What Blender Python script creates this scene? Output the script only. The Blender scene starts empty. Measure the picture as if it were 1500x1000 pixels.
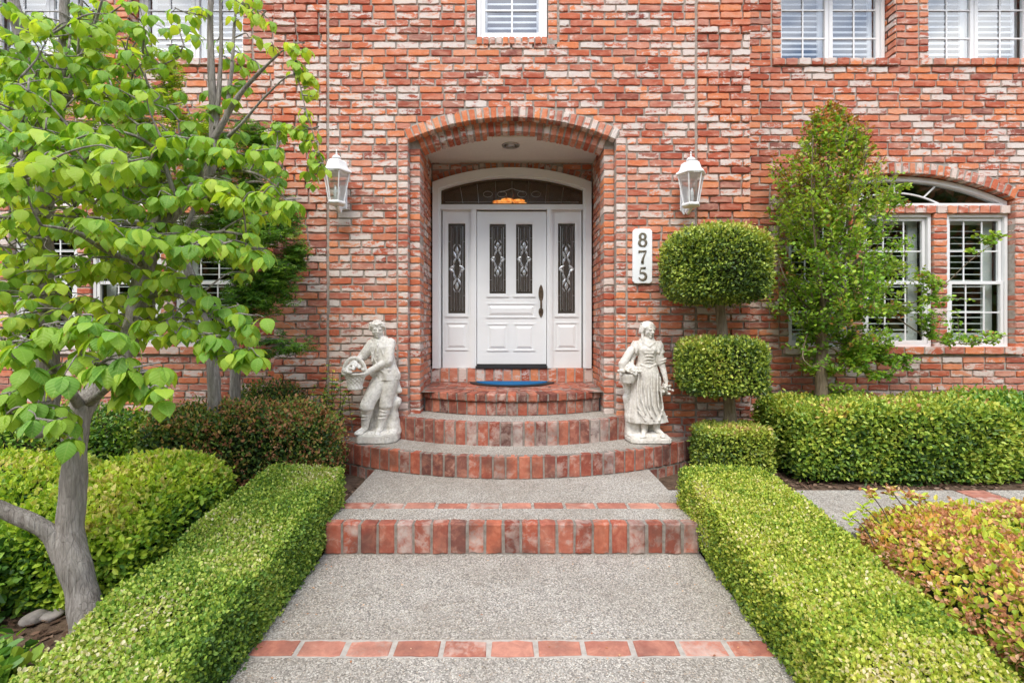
import bpy, bmesh, math, random
import numpy as np
from mathutils import Vector, Matrix, noise as mn

# ------------------------------------------------------------ camera, sky, sun, exposure
S = bpy.context.scene
C = S.collection
H = 1.5            # eye height above the lower path
F = 700.0          # focal length in photo pixels (1500 wide)
cam = bpy.data.objects.new('camera', bpy.data.cameras.new('camera'))
C.objects.link(cam)
cam.data.sensor_width = 36; cam.data.lens = 36 * F / 1500
cam.data.shift_y = -23 / 1500
cam.data.clip_end = 500; cam.data.clip_start = 0.05
cam.location = (0, 0, H); cam.rotation_euler = (math.radians(90), 0, 0)
S.camera = cam

SUN_EL, SUN_AZ = math.radians(54), math.radians(188)   # azimuth clockwise from +Y
W = bpy.data.worlds.new("World"); S.world = W; W.use_nodes = True
nt = W.node_tree; nt.nodes.clear()
out = nt.nodes.new('ShaderNodeOutputWorld'); bg = nt.nodes.new('ShaderNodeBackground')
sky = nt.nodes.new('ShaderNodeTexSky'); sky.sky_type = 'NISHITA'; sky.sun_disc = False
sky.sun_elevation = SUN_EL; sky.sun_rotation = SUN_AZ
tcw = nt.nodes.new('ShaderNodeTexCoord'); mpw = nt.nodes.new('ShaderNodeMapping')
mpw.inputs['Scale'].default_value = (1, 1, 2.4)
nz = nt.nodes.new('ShaderNodeTexNoise'); nz.inputs['Scale'].default_value = 2.3; nz.inputs['Detail'].default_value = 8
crw = nt.nodes.new('ShaderNodeValToRGB'); crw.color_ramp.elements[0].position = .47; crw.color_ramp.elements[1].position = .62
mxw = nt.nodes.new('ShaderNodeMix'); mxw.data_type = 'RGBA'
mxw.inputs[7].default_value = (13.5, 13.7, 14.0, 1)
nt.links.new(tcw.outputs['Generated'], mpw.inputs[0]); nt.links.new(mpw.outputs[0], nz.inputs['Vector'])
nt.links.new(nz.outputs[0], crw.inputs[0]); nt.links.new(crw.outputs[0], mxw.inputs[0])
nt.links.new(sky.outputs[0], mxw.inputs[6]); nt.links.new(mxw.outputs[2], bg.inputs[0])
bg.inputs[1].default_value = 0.13
nt.links.new(bg.outputs[0], out.inputs[0])

sl = bpy.data.lights.new('sun', 'SUN'); sl.energy = 1.1; sl.angle = math.radians(24); sl.color = (1, .95, .87)
so = bpy.data.objects.new('sun', sl); C.objects.link(so)
sd = Vector((math.sin(SUN_AZ) * math.cos(SUN_EL), math.cos(SUN_AZ) * math.cos(SUN_EL), math.sin(SUN_EL)))
so.rotation_euler = (-sd).to_track_quat('-Z', 'Y').to_euler(); so.location = sd * 30
S.view_settings.view_transform = 'Standard'; S.view_settings.look = 'None'
S.view_settings.exposure = 1.2; S.view_settings.gamma = 1
S.cycles.max_bounces = 8; S.cycles.transparent_max_bounces = 16
rnd = random.Random(7); RN = np.random.default_rng(11)

# photo pixel -> metres at depth D
def fx(px, D): return (px - 750) / F * D
def fz(py, D): return H + (477 - py) / F * D

# ------------------------------------------------------------ materials
class NT:
    def __init__(s, name):
        s.m = bpy.data.materials.new(name); s.m.use_nodes = True
        s.t = s.m.node_tree; s.t.nodes.clear()
        s.out = s.n('ShaderNodeOutputMaterial')
    def n(s, typ, **kw):
        x = s.t.nodes.new(typ)
        for k, v in kw.items(): setattr(x, k, v)
        return x
    def l(s, a, b): s.t.links.new(a, b)
    def noise(s, vec, scale, detail=4, rough=.55, dist=0):
        x = s.n('ShaderNodeTexNoise'); x.inputs['Scale'].default_value = scale
        x.inputs['Detail'].default_value = detail; x.inputs['Roughness'].default_value = rough
        x.inputs['Distortion'].default_value = dist
        s.l(vec, x.inputs['Vector']); return x.outputs[0]
    def math(s, op, a, b=None, c=None, clamp=False):
        x = s.n('ShaderNodeMath', operation=op); x.use_clamp = clamp
        for i, v in enumerate((a, b, c)):
            if v is None: continue
            if isinstance(v, (int, float)): x.inputs[i].default_value = v
            else: s.l(v, x.inputs[i])
        return x.outputs[0]
    def ramp(s, fac, stops, interp='LINEAR'):
        x = s.n('ShaderNodeValToRGB'); cr = x.color_ramp; cr.interpolation = interp
        while len(cr.elements) < len(stops): cr.elements.new(.5)
        for e, (p, c) in zip(cr.elements, stops):
            e.position = p
            e.color = (c, c, c, 1) if isinstance(c, (int, float)) else (*c, 1)
        s.l(fac, x.inputs[0]); return x.outputs[0]
    def mix(s, fac, a, b, mode='MIX'):
        x = s.n('ShaderNodeMix', data_type='RGBA', blend_type=mode)
        for i, v in ((0, fac), (6, a), (7, b)):
            if isinstance(v, (int, float)): x.inputs[i].default_value = v
            elif isinstance(v, tuple): x.inputs[i].default_value = (*v, 1)
            else: s.l(v, x.inputs[i])
        return x.outputs[2]
    def bump(s, h, strength=.5, dist=.01):
        x = s.n('ShaderNodeBump'); x.inputs['Strength'].default_value = strength
        x.inputs['Distance'].default_value = dist; s.l(h, x.inputs['Height']); return x.outputs[0]
    def pos(s):
        return s.n('ShaderNodeNewGeometry').outputs['Position']
    def attr(s, name='bcol'):
        a = s.n('ShaderNodeAttribute'); a.attribute_name = name
        x = s.n('ShaderNodeSeparateColor'); s.l(a.outputs['Color'], x.inputs[0])
        return x.outputs
    def pbsdf(s, col, rough=.8, normal=None, spec=.5, metal=0):
        p = s.n('ShaderNodeBsdfPrincipled')
        for k, v in (('Base Color', col), ('Roughness', rough), ('Metallic', metal), ('Specular IOR Level', spec)):
            if isinstance(v, tuple): p.inputs[k].default_value = (*v, 1)
            elif isinstance(v, (int, float)): p.inputs[k].default_value = v
            else: s.l(v, p.inputs[k])
        if normal is not None: s.l(normal, p.inputs['Normal'])
        return p
    def fin(s, sh):
        s.l(sh.outputs[0] if hasattr(sh, 'outputs') else sh, s.out.inputs[0]); return s.m

def mat_brick(name, stops, white=.5, wcol=(.80, .73, .67), grime=0.0, hz=.36, wall=False, soft=False):
    a = NT(name); p = a.pos(); r, g, b = a.attr()[:3]
    off = a.n('ShaderNodeVectorMath', operation='SCALE')
    at = a.n('ShaderNodeAttribute'); at.attribute_name = 'bcol'
    a.l(at.outputs['Color'], off.inputs[0]); off.inputs['Scale'].default_value = 37
    add = a.n('ShaderNodeVectorMath', operation='ADD'); a.l(p, add.inputs[0]); a.l(off.outputs[0], add.inputs[1])
    v = add.outputs[0]
    base = a.ramp(r, stops)
    st_ = a.n('ShaderNodeMapping'); st_.inputs['Scale'].default_value = (.6, .8, 1.55); a.l(v, st_.inputs[0]); vs_ = st_.outputs[0] if wall else v
    n1 = a.noise(vs_, 14, 5, .6, .5); n2 = a.noise(v, 55, 4, .65); n3 = a.noise(p, 1.1, 3)
    base = a.mix(a.math('MULTIPLY', a.ramp(n2, [(.35, 0), (.75, 1)]), .35), base, (.17, .055, .04))
    base = a.mix(a.math('MULTIPLY', a.ramp(n1, [(.45, 0), (.7, 1)]), .4), base, (.70, .25, .13))
    # lime smears left by earlier use, each brick its own amount
    n4 = a.noise(vs_, 7, 2, .5, .8)
    w = a.math('ADD', a.math('ADD', a.math('MULTIPLY', n1, .5), a.math('MULTIPLY', n2, .25)), a.math('MULTIPLY', n4, .25))
    w = a.math('ADD', .5, a.math('MULTIPLY', a.math('SUBTRACT', w, .5), 1.25))
    w = a.math('ADD', w, a.math('MULTIPLY', a.math('SUBTRACT', a.math('POWER', g, 2.0), .42), .24))
    w = a.math('ADD', w, a.math('MULTIPLY', a.math('SUBTRACT', n3, .5), .25))
    w = a.math('ADD', w, (white - .5) * .4)
    mask = a.ramp(w, [(.50, 0), (.60, .42), (.74, .85)] if soft else [(.495, 0), (.53, .52), (.605, .93)])
    wc = a.mix(n2, wcol, tuple(c * .66 for c in wcol))
    col = a.mix(mask, base, wc)
    haze = a.math('MULTIPLY', a.ramp(a.math('ADD', n1, a.math('MULTIPLY', b, .3)), [(.5, 0), (.85, 1)]), hz)
    col = a.mix(haze, col, (.66, .46, .37))
    if grime: col = a.mix(a.math('MULTIPLY', a.ramp(a.noise(p, 5, 4), [(.45, 0), (.7, 1)]), grime), col, (.09, .06, .05))
    hgt = a.math('ADD', a.math('MULTIPLY', n2, .6), a.math('MULTIPLY', a.noise(v, 170, 3), .4))
    return a.fin(a.pbsdf(col, .92, a.bump(hgt, .55, .006), .25))

BR = [(0, (.24, .07, .052)), (.10, (.41, .095, .052)), (.33, (.49, .118, .062)), (.55, (.59, .165, .078)), (.76, (.69, .215, .09)), (.92, (.76, .27, .11)), (1, (.42, .14, .10))]
M = {}
M['brick'] = mat_brick('used_brick', BR, .475, wall=True)
M['brick_steps'] = mat_brick('step_brick', [(0, (.11, .04, .034)), (.3, (.26, .062, .040)), (.65, (.38, .095, .055)), (1, (.48, .145, .08))], .53, (.56, .50, .45), .6, .14, soft=True)
M['brick_band'] = mat_brick('paver_brick', [(0, (.33, .12, .085)), (.5, (.45, .18, .125)), (1, (.55, .25, .18))], .42, (.58, .50, .44), .4, .2, soft=True)
def mat_simple(name, col, rough=.6, nscale=0, var=.15, bumpd=0, spec=.5, metal=0, col2=None):
    a = NT(name); p = a.pos(); n = None; c = col
    if nscale:
        q = a.noise(p, nscale, 5)
        c = a.mix(a.ramp(q, [(.35, 0), (.7, 1)]), col, col2 or tuple(x * (1 - var) for x in col))
        if bumpd: n = a.bump(a.noise(p, nscale * 6, 4), .5, bumpd)
    return a.fin(a.pbsdf(c, rough, n, spec, metal))
M['mortar'] = mat_simple('mortar', (.44, .395, .345), .95, 22, .25, .004, .1, col2=(.30, .25, .21))
M['white'] = mat_simple('white_paint', (.83, .855, .86), .42, 3, .05, .0006)
M['vinyl'] = mat_simple('white_vinyl', (.80, .80, .79), .35, 2, .04)
M['louvre'] = mat_simple('louvre_paint', (.80, .80, .78), .45)
M['stucco'] = mat_simple('soffit_paint', (.76, .71, .64), .85, 40, .06, .002)
M['room'] = mat_simple('dark_room', (.055, .045, .04), .9, 2, .3)
M['lead'] = mat_simple('zinc_came', (.52, .53, .54), .4, spec=.6, metal=.8)
M['bevel'] = mat_simple('bevelled_glass', (.62, .66, .68), .25, 60, .6, .002, 1.0, .35)
M['bronze'] = mat_simple('aged_bronze', (.16, .115, .075), .5, 30, .4, .001, .5, .6)
M['digit'] = mat_simple('weathered_brass_digit', (.20, .17, .12), .55, 40, .4, .001, .5, .3)
M['black'] = mat_simple('dark_rubber', (.02, .02, .022), .6)
M['lantern'] = mat_simple('white_enamel', (.80, .80, .79), .38, 18, .08, .001)
M['chrome'] = mat_simple('brushed_nickel', (.45, .42, .38), .35, metal=.9)
def mat_agg(name, tint=(1, 1, 1), dark=1.0):
    a = NT(name); p = a.pos()
    vo = a.n('ShaderNodeTexVoronoi'); vo.inputs['Scale'].default_value = 150; a.l(p, vo.inputs['Vector'])
    sx = a.n('ShaderNodeSeparateColor'); a.l(vo.outputs['Color'], sx.inputs[0])
    c = a.ramp(sx.outputs[0], [(0, (.10, .095, .09)), (.25, (.27, .255, .235)), (.5, (.40, .38, .355)), (.72, (.56, .53, .48)), (.88, (.76, .73, .68)), (1, (.40, .31, .23))])
    d = a.ramp(vo.outputs['Distance'], [(.25, 0), (.6, 1)])
    c = a.mix(a.math('MULTIPLY', d, .5), c, (.25, .225, .20))
    big = a.noise(p, 1.6, 6, .62); mid = a.noise(p, 9, 4)
    c = a.mix(a.math('MULTIPLY', a.ramp(big, [(.40, 0), (.68, 1)]), .42), c, (.20, .165, .125))
    c = a.mix(a.math('MULTIPLY', a.ramp(mid, [(.5, 0), (.75, 1)]), .25), c, (.50, .48, .45))
    c = a.mix(1.0, c, tuple(x * dark for x in tint), 'MULTIPLY')
    h = a.math('SUBTRACT', 1, vo.outputs['Distance'])
    return a.fin(a.pbsdf(c, .85, a.bump(h, .7, .006), .3))
M['agg'] = mat_agg('exposed_aggregate', (1.0, .985, .945), 1.02)
M['agg2'] = mat_agg('exposed_aggregate_tread', (1, .985, .95), 1.07)
M['mortar_dark'] = mat_simple('grimy_mortar', (.30, .27, .235), .95, 22, .25, .004, .1, col2=(.18, .15, .125))
M['joint'] = mat_simple('pale_grout', (.46, .42, .37), .95, 30, .3, .004, .1)
M['soil'] = mat_simple('mulch_soil', (.085, .055, .038), .95, 14, .5, .03, .1, col2=(.16, .11, .075))
def mat_glass(name, tint=(1, 1, 1), rough=0.0, extra=.0):
    a = NT(name)
    tr = a.n('ShaderNodeBsdfTransparent'); tr.inputs[0].default_value = (*tint, 1)
    gl = a.n('ShaderNodeBsdfGlossy'); gl.inputs['Roughness'].default_value = rough
    fr = a.n('ShaderNodeFresnel'); fr.inputs[0].default_value = 1.5
    bf = a.n('ShaderNodeNewGeometry').outputs['Backfacing']
    f = a.math('MULTIPLY', a.math('ADD', a.math('MULTIPLY', fr.outputs[0], 1.5), extra, clamp=True), a.math('SUBTRACT', 1, bf))
    mx = a.n('ShaderNodeMixShader'); a.l(f, mx.inputs[0]); a.l(tr.outputs[0], mx.inputs[1]); a.l(gl.outputs[0], mx.inputs[2])
    return a.fin(mx)
M['glass'] = mat_glass('window_glass', (.86, .89, .88), 0, .04)
M['glass_up'] = mat_glass('upper_window_glass', (.93, .95, .97), 0, .15)
def mat_texglass(nm='textured_leaded_glass', c1=(.06, .05, .045), c2=(.13, .115, .10), f=.66):
    a = NT(nm); p = a.pos()
    n = a.bump(a.noise(p, 90, 3), .5, .004)
    g = a.pbsdf(a.mix(a.noise(p, 25, 4), c1, c2), .22, n, .9)
    tr = a.n('ShaderNodeBsdfTransparent'); tr.inputs[0].default_value = (.75, .70, .65, 1)
    mx = a.n('ShaderNodeMixShader'); mx.inputs[0].default_value = f
    a.l(tr.outputs[0], mx.inputs[1]); a.l(g.outputs[0], mx.inputs[2]); return a.fin(mx)
M['texglass'] = mat_texglass(); M['transom'] = mat_texglass('room_glow_transom_glass', (.10, .065, .05), (.17, .12, .095), .5)  # transom browns put the warm glow of the room behind into the glass
M['seedglass'] = mat_glass('lantern_glass', (.9, .92, .92), .35, .26)
def mat_emit(name, col, st):
    a = NT(name); e = a.n('ShaderNodeEmission'); e.inputs[0].default_value = (*col, 1); e.inputs[1].default_value = st
    return a.fin(e)
a = NT('lit_amber_shade'); e = a.n('ShaderNodeEmission'); q = a.noise(a.pos(), 22, 4, .7)
a.l(a.ramp(q, [(.35, (.30, .06, .005)), (.5, (1, .30, .03)), (.62, (1, .62, .18))]), e.inputs[0]); e.inputs[1].default_value = 3.2; M['amber'] = a.fin(e)
M['bulb'] = mat_emit('lit_bulb', (1, .72, .35), 14)
def mat_stone():
    a = NT('cast_stone'); p = a.pos()
    n = a.noise(p, 9, 6, .65); m = a.noise(p, 45, 5); q = a.noise(p, 3.5, 4)
    c = a.mix(a.ramp(n, [(.38, 0), (.7, 1)]), (.80, .77, .715), (.58, .54, .47))
    c = a.mix(a.math('MULTIPLY', a.ramp(q, [(.5, 0), (.72, 1)]), .3), c, (.42, .38, .32))
    c = a.mix(a.math('MULTIPLY', a.ramp(m, [(.46, 0), (.72, 1)]), .5), c, (.30, .28, .25))
    return a.fin(a.pbsdf(c, .85, a.bump(m, .4, .004), .2))
M['stone'] = mat_stone()
def mat_leaf(name, stops, trans=.35, rough=.5, spec=.4, vary=.25):
    a = NT(name); p = a.pos(); r, g, b = a.attr('lrnd')[:3]
    big = a.noise(p, 2.2, 3)
    f = a.math('ADD', r, a.math('MULTIPLY', a.math('SUBTRACT', big, .5), vary * 2), clamp=True)
    c = a.ramp(f, stops)
    hv = a.n('ShaderNodeHueSaturation'); a.l(c, hv.inputs['Color'])
    a.l(a.math('ADD', .8, a.math('MULTIPLY', g, .4)), hv.inputs['Value']); c = hv.outputs[0]
    ps = a.pbsdf(c, rough, None, spec)
    tl = a.n('ShaderNodeBsdfTranslucent'); c2 = a.mix(1.0, c, (1.35, 1.25, .55), 'MULTIPLY'); a.l(c2, tl.inputs[0])
    mx = a.n('ShaderNodeMixShader'); mx.inputs[0].default_value = trans
    a.l(ps.outputs[0], mx.inputs[1]); a.l(tl.outputs[0], mx.inputs[2]); return a.fin(mx)
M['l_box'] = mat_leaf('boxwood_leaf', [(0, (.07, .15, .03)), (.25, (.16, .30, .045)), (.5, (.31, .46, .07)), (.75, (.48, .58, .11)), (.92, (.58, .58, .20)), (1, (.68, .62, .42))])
M['l_boxr'] = mat_leaf('sunlit_boxwood_leaf', [(0, (.10, .19, .03)), (.22, (.24, .38, .05)), (.5, (.44, .54, .07)), (.75, (.60, .62, .12)), (.92, (.68, .62, .24)), (1, (.74, .66, .45))])  # lighter copy of boxwood_leaf, sunlight put into its colour
M['l_yel'] = mat_leaf('lime_shrub_leaf', [(0, (.06, .15, .025)), (.25, (.22, .40, .04)), (.55, (.44, .60, .055)), (.85, (.60, .70, .10)), (1, (.64, .56, .2))])
M['l_dark'] = mat_leaf('dark_shrub_leaf', [(0, (.03, .07, .02)), (.28, (.09, .17, .03)), (.5, (.20, .30, .05)), (.62, (.36, .34, .07)), (.74, (.50, .22, .09)), (1, (.62, .36, .20))], .2)
M['l_green'] = mat_leaf('glossy_green_leaf', [(0, (.04, .11, .02)), (.3, (.12, .28, .035)), (.6, (.28, .44, .05)), (.88, (.46, .54, .08)), (.97, (.66, .56, .07)), (1, (.60, .30, .08))], .25, .38, .5)
M['l_back'] = mat_leaf('back_hedge_leaf', [(0, (.04, .10, .02)), (.24, (.17, .30, .04)), (.54, (.36, .48, .06)), (.86, (.54, .58, .10)), (.97, (.66, .56, .10)), (1, (.55, .30, .15))], .25, .42, .45)
M['l_topi'] = mat_leaf('topiary_leaf', [(0, (.05, .10, .02)), (.24, (.18, .28, .04)), (.52, (.38, .48, .065)), (.85, (.56, .58, .11)), (1, (.50, .34, .14))], .25, .4, .5)
M['l_crepe'] = mat_leaf('crepe_myrtle_leaf', [(0, (.06, .14, .02)), (.35, (.20, .40, .04)), (.65, (.36, .52, .055)), (.9, (.44, .44, .08)), (1, (.40, .16, .07))], .35)
M['l_red'] = mat_leaf('new_red_leaf', [(0, (.34, .34, .06)), (.5, (.50, .22, .07)), (1, (.34, .07, .045))], .35)
M['l_maple'] = mat_leaf('maple_leaf', [(0, (.04, .12, .02)), (.4, (.12, .28, .035)), (.75, (.24, .42, .045)), (1, (.40, .54, .07))], .35)
M['l_mapley'] = mat_leaf('yellow_maple_leaf', [(0, (.10, .22, .02)), (.4, (.24, .40, .03)), (.75, (.42, .54, .04)), (1, (.55, .60, .08))], .45)
M['l_gold'] = mat_leaf('golden_azalea_leaf', [(0, (.16, .26, .03)), (.25, (.34, .48, .05)), (.55, (.56, .62, .07)), (.85, (.72, .66, .12)), (1, (.70, .36, .10))])
M['l_spent'] = mat_leaf('spent_flower', [(0, (.30, .12, .07)), (.4, (.55, .26, .13)), (.75, (.66, .38, .22)), (1, (.72, .52, .38))], .2, .8, .1)
M['twig'] = mat_simple('twig_bark', (.085, .065, .045), .9, 30, .4, .003)
def mat_dog():
    a = NT('dogwood_leaf'); r, g, b = a.attr('lrnd')[:3]; p = a.pos(); uv = a.attr('luv')
    c = a.ramp(r, [(0, (.09, .23, .04)), (.35, (.20, .41, .05)), (.65, (.40, .58, .06)), (.9, (.58, .70, .09)), (1, (.66, .70, .15))])
    # veins curve forward from the midrib
    u = uv[0]; v = uv[1]
    au = a.math('ABSOLUTE', a.math('SUBTRACT', u, .5))
    t = a.math('SUBTRACT', a.math('MULTIPLY', v, 7.0), a.math('MULTIPLY', au, 5.0))
    w = a.math('ABSOLUTE', a.math('SUBTRACT', a.math('FRACT', t), .5))
    vein = a.ramp(w, [(0, 1), (.10, 0)]); mid = a.ramp(au, [(0, 1), (.035, 0)])
    vv = a.math('MAXIMUM', vein, mid)
    c = a.mix(a.math('MULTIPLY', vv, .32), c, (.50, .62, .18))
    edge = a.math('MULTIPLY', a.ramp(v, [(.86, 0), (1, 1)]), a.ramp(g, [(.6, 0), (.75, 1)]))
    c = a.mix(edge, c, (.40, .17, .06))
    bmp = a.bump(a.math('MULTIPLY', w, 1.0), .5, .004)
    ps = a.pbsdf(c, .5, bmp, .35)
    tl = a.n('ShaderNodeBsdfTranslucent'); a.l(a.mix(1.0, c, (1.5, 1.3, .5), 'MULTIPLY'), tl.inputs[0])
    mx = a.n('ShaderNodeMixShader'); mx.inputs[0].default_value = .42
    a.l(ps.outputs[0], mx.inputs[1]); a.l(tl.outputs[0], mx.inputs[2]); return a.fin(mx)
M['l_dog'] = mat_dog()
def mat_bark(name, c1, c2, sc=1):
    a = NT(name); p = a.pos()
    mp = a.n('ShaderNodeMapping'); mp.inputs['Scale'].default_value = (1, 1, .16); a.l(p, mp.inputs[0])
    n = a.noise(mp.outputs[0], 45 * sc, 6, .7, .6); q = a.noise(p, 5, 4)
    vo = a.n('ShaderNodeTexVoronoi'); vo.feature = 'DISTANCE_TO_EDGE'; vo.inputs['Scale'].default_value = 60 * sc
    a.l(mp.outputs[0], vo.inputs['Vector'])
    cr = a.ramp(vo.outputs['Distance'], [(0, 0), (.12, 1)])
    c = a.mix(a.ramp(n, [(.35, 0), (.68, 1)]), c1, c2)
    c = a.mix(a.math('MULTIPLY', a.ramp(q, [(.5, 0), (.7, 1)]), .4), c, (.17, .16, .11))
    c = a.mix(a.math('MULTIPLY', a.math('SUBTRACT', 1, cr), .22), c, tuple(x * .4 for x in c1))
    return a.fin(a.pbsdf(c, .9, a.bump(a.math('ADD', a.math('MULTIPLY', cr, .25), n), .8, .010), .2))
M['bark'] = mat_bark('grey_bark', (.19, .165, .145), (.40, .365, .33))
M['bark2'] = mat_bark('tan_bark', (.16, .12, .08), (.31, .25, .17), .7)
def mat_mat():
    a = NT('blue_doormat'); p = a.pos()
    sp = a.n('ShaderNodeSeparateXYZ'); a.l(p, sp.inputs[0])
    n = a.noise(p, 260, 2)
    c = a.mix(n, (.012, .09, .26), (.03, .20, .42))
    return a.fin(a.pbsdf(c, .95, a.bump(n, .9, .006), .1))
M['mat'] = mat_mat()

# ------------------------------------------------------------ object helpers
def link(o, parent=None):
    C.objects.link(o)
    if parent is not None: o.parent = parent
    return o
def tag(o, label=None, cat=None, group=None, kind=None):
    if label: o['label'] = label
    if cat: o['category'] = cat
    if group: o['group'] = group
    if kind: o['kind'] = kind
    return o
def thing(name, label, cat, loc=(0, 0, 0), group=None):
    o = bpy.data.objects.new(name, None); o.location = loc; o.empty_display_size = .2
    C.objects.link(o); return tag(o, label, cat, group)
def mesh_obj(name, verts, faces, mats, parent=None, midx=None, smooth=False, attrs=None):
    """verts in world coordinates; parented so the part keeps its world place"""
    me = bpy.data.meshes.new(name)
    off = Vector((0, 0, 0))
    if parent is not None:
        off = worldloc(parent)
    V = np.asarray(verts, dtype=np.float64).reshape(-1, 3) - np.array(off)
    if isinstance(faces, np.ndarray):
        k = faces.shape[1]; nf = len(faces)
        me.vertices.add(len(V)); me.vertices.foreach_set('co', V.ravel())
        me.loops.add(nf * k); me.loops.foreach_set('vertex_index', faces.ravel().astype(np.int32))
        me.polygons.add(nf)
        me.polygons.foreach_set('loop_start', np.arange(0, nf * k, k, dtype=np.int32))
        me.polygons.foreach_set('loop_total', np.full(nf, k, dtype=np.int32))
        me.update(calc_edges=True)
    else:
        me.from_pydata(V.tolist(), [], faces); me.update()
    for m in (mats if isinstance(mats, (list, tuple)) else [mats]): me.materials.append(m)
    if midx is not None: me.polygons.foreach_set('material_index', np.asarray(midx, dtype=np.int32))
    me.polygons.foreach_set('use_smooth', np.full(len(me.polygons), bool(smooth)))
    for k, arr in (attrs or {}).items():
        at = me.color_attributes.new(k, 'FLOAT_COLOR', 'POINT')
        a4 = np.ones((len(V), 4), dtype=np.float32); a4[:, :arr.shape[1]] = arr
        at.data.foreach_set('color', a4.ravel())
    me.validate()
    o = bpy.data.objects.new(name, me)
    return link(o, parent)
def worldloc(o):
    l = Vector(o.location)
    while o.parent: o = o.parent; l += Vector(o.location)
    return l

class MB:
    """collects boxes, tubes, prisms into one mesh"""
    def __init__(s): s.bm = bmesh.new(); s.mi = 0
    def _mark(s, fs):
        for f in fs: f.material_index = s.mi
    def box(s, x0, x1, y0, y1, z0, z1, bev=0.0):
        vs = [s.bm.verts.new((x, y, z)) for x in (x0, x1) for y in (y0, y1) for z in (z0, z1)]
        idx = [(0, 1, 3, 2), (4, 6, 7, 5), (0, 4, 5, 1), (2, 3, 7, 6), (0, 2, 6, 4), (1, 5, 7, 3)]
        fs = [s.bm.faces.new([vs[i] for i in q]) for q in idx]
        s._mark(fs)
        if bev:
            es = list({e for f in fs for e in f.edges})
            r = bmesh.ops.bevel(s.bm, geom=es, offset=bev, segments=1, affect='EDGES'); s._mark(r['faces'])
        return s
    def prism(s, pts, y0, y1):
        """outline in XZ extruded in Y"""
        a = [s.bm.verts.new((p[0], y0, p[1])) for p in pts]; b = [s.bm.verts.new((p[0], y1, p[1])) for p in pts]
        fs = [s.bm.faces.new(a), s.bm.faces.new(b[::-1])]
        n = len(pts)
        for i in range(n): fs.append(s.bm.faces.new((a[i], b[i], b[(i + 1) % n], a[(i + 1) % n])))
        s._mark(fs); return s
    def prismz(s, pts, z0, z1):
        a = [s.bm.verts.new((p[0], p[1], z0)) for p in pts]; b = [s.bm.verts.new((p[0], p[1], z1)) for p in pts]
        fs = [s.bm.faces.new(a[::-1]), s.bm.faces.new(b)]
        n = len(pts)
        for i in range(n): fs.append(s.bm.faces.new((a[i], a[(i + 1) % n], b[(i + 1) % n], b[i])))
        s._mark(fs); return s
    def strip(s, outer, inner, y0, y1, closed=False):
        """band between two XZ outlines, extruded in Y"""
        n = len(outer); O = [[s.bm.verts.new((p[0], y, p[1])) for p in outer] for y in (y0, y1)]
        I = [[s.bm.verts.new((p[0], y, p[1])) for p in inner] for y in (y0, y1)]
        fs = []
        for i in range(n if closed else n - 1):
            j = (i + 1) % n
            fs += [s.bm.faces.new((O[0][i], O[0][j], I[0][j], I[0][i])), s.bm.faces.new((O[1][i], I[1][i], I[1][j], O[1][j])),
                   s.bm.faces.new((O[0][i], O[1][i], O[1][j], O[0][j])), s.bm.faces.new((I[0][i], I[0][j], I[1][j], I[1][i]))]
        if not closed:
            for i in (0, n - 1): fs.append(s.bm.faces.new((O[0][i], I[0][i], I[1][i], O[1][i])))
        s._mark(fs); return s
    def tube(s, pts, rad, n=8, flat=1.0, cap=True, closed=False):
        pts = [Vector(p) for p in pts]; m = len(pts)
        R = rad if isinstance(rad, (list, tuple, np.ndarray)) else [rad] * m
        rings = []; up = None
        for i, p in enumerate(pts):
            if closed: d = pts[(i + 1) % m] - pts[i - 1]
            else: d = pts[min(i + 1, m - 1)] - pts[max(i - 1, 0)]
            if d.length < 1e-9: d = Vector((0, 0, 1))
            d.normalize()
            if up is None:
                up = Vector((0, 1, 0)) if abs(d.y) < .9 else Vector((1, 0, 0))
            u = (up - d * up.dot(d)); u.normalize(); up = u
            w = d.cross(u)
            rings.append([s.bm.verts.new(p + (w * math.cos(2 * math.pi * k / n) + u * flat * math.sin(2 * math.pi * k / n)) * R[i]) for k in range(n)])
        fs = []
        for i in range(m if closed else m - 1):
            a, b = rings[i], rings[(i + 1) % m]
            for k in range(n): fs.append(s.bm.faces.new((a[k], a[(k + 1) % n], b[(k + 1) % n], b[k])))
        if cap and not closed:
            fs.append(s.bm.faces.new(rings[0][::-1])); fs.append(s.bm.faces.new(rings[-1]))
        s._mark(fs); return s
    def lathe(s, prof, c, n=24, ph=0.0, sy=1.0):
        """profile [(r,z)] about the vertical through c"""
        rings = []
        for r, z in prof:
            rings.append([s.bm.verts.new((c[0] + r * math.cos(ph + 2 * math.pi * k / n), c[1] + sy * r * math.sin(ph + 2 * math.pi * k / n), c[2] + z)) for k in range(n)])
        fs = []
        for a, b in zip(rings, rings[1:]):
            for k in range(n): fs.append(s.bm.faces.new((a[k], a[(k + 1) % n], b[(k + 1) % n], b[k])))
        fs.append(s.bm.faces.new(rings[0][::-1])); fs.append(s.bm.faces.new(rings[-1]))
        s._mark(fs); return s
    def ell(s, c, r, rot=None, seg=16, rings=10):
        M4 = Matrix.Translation(c) @ (rot.to_4x4() if rot is not None else Matrix.Identity(4)) @ Matrix.Diagonal((*r, 1))
        bmesh.ops.create_uvsphere(s.bm, u_segments=seg, v_segments=rings, radius=1, matrix=M4); return s
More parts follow.
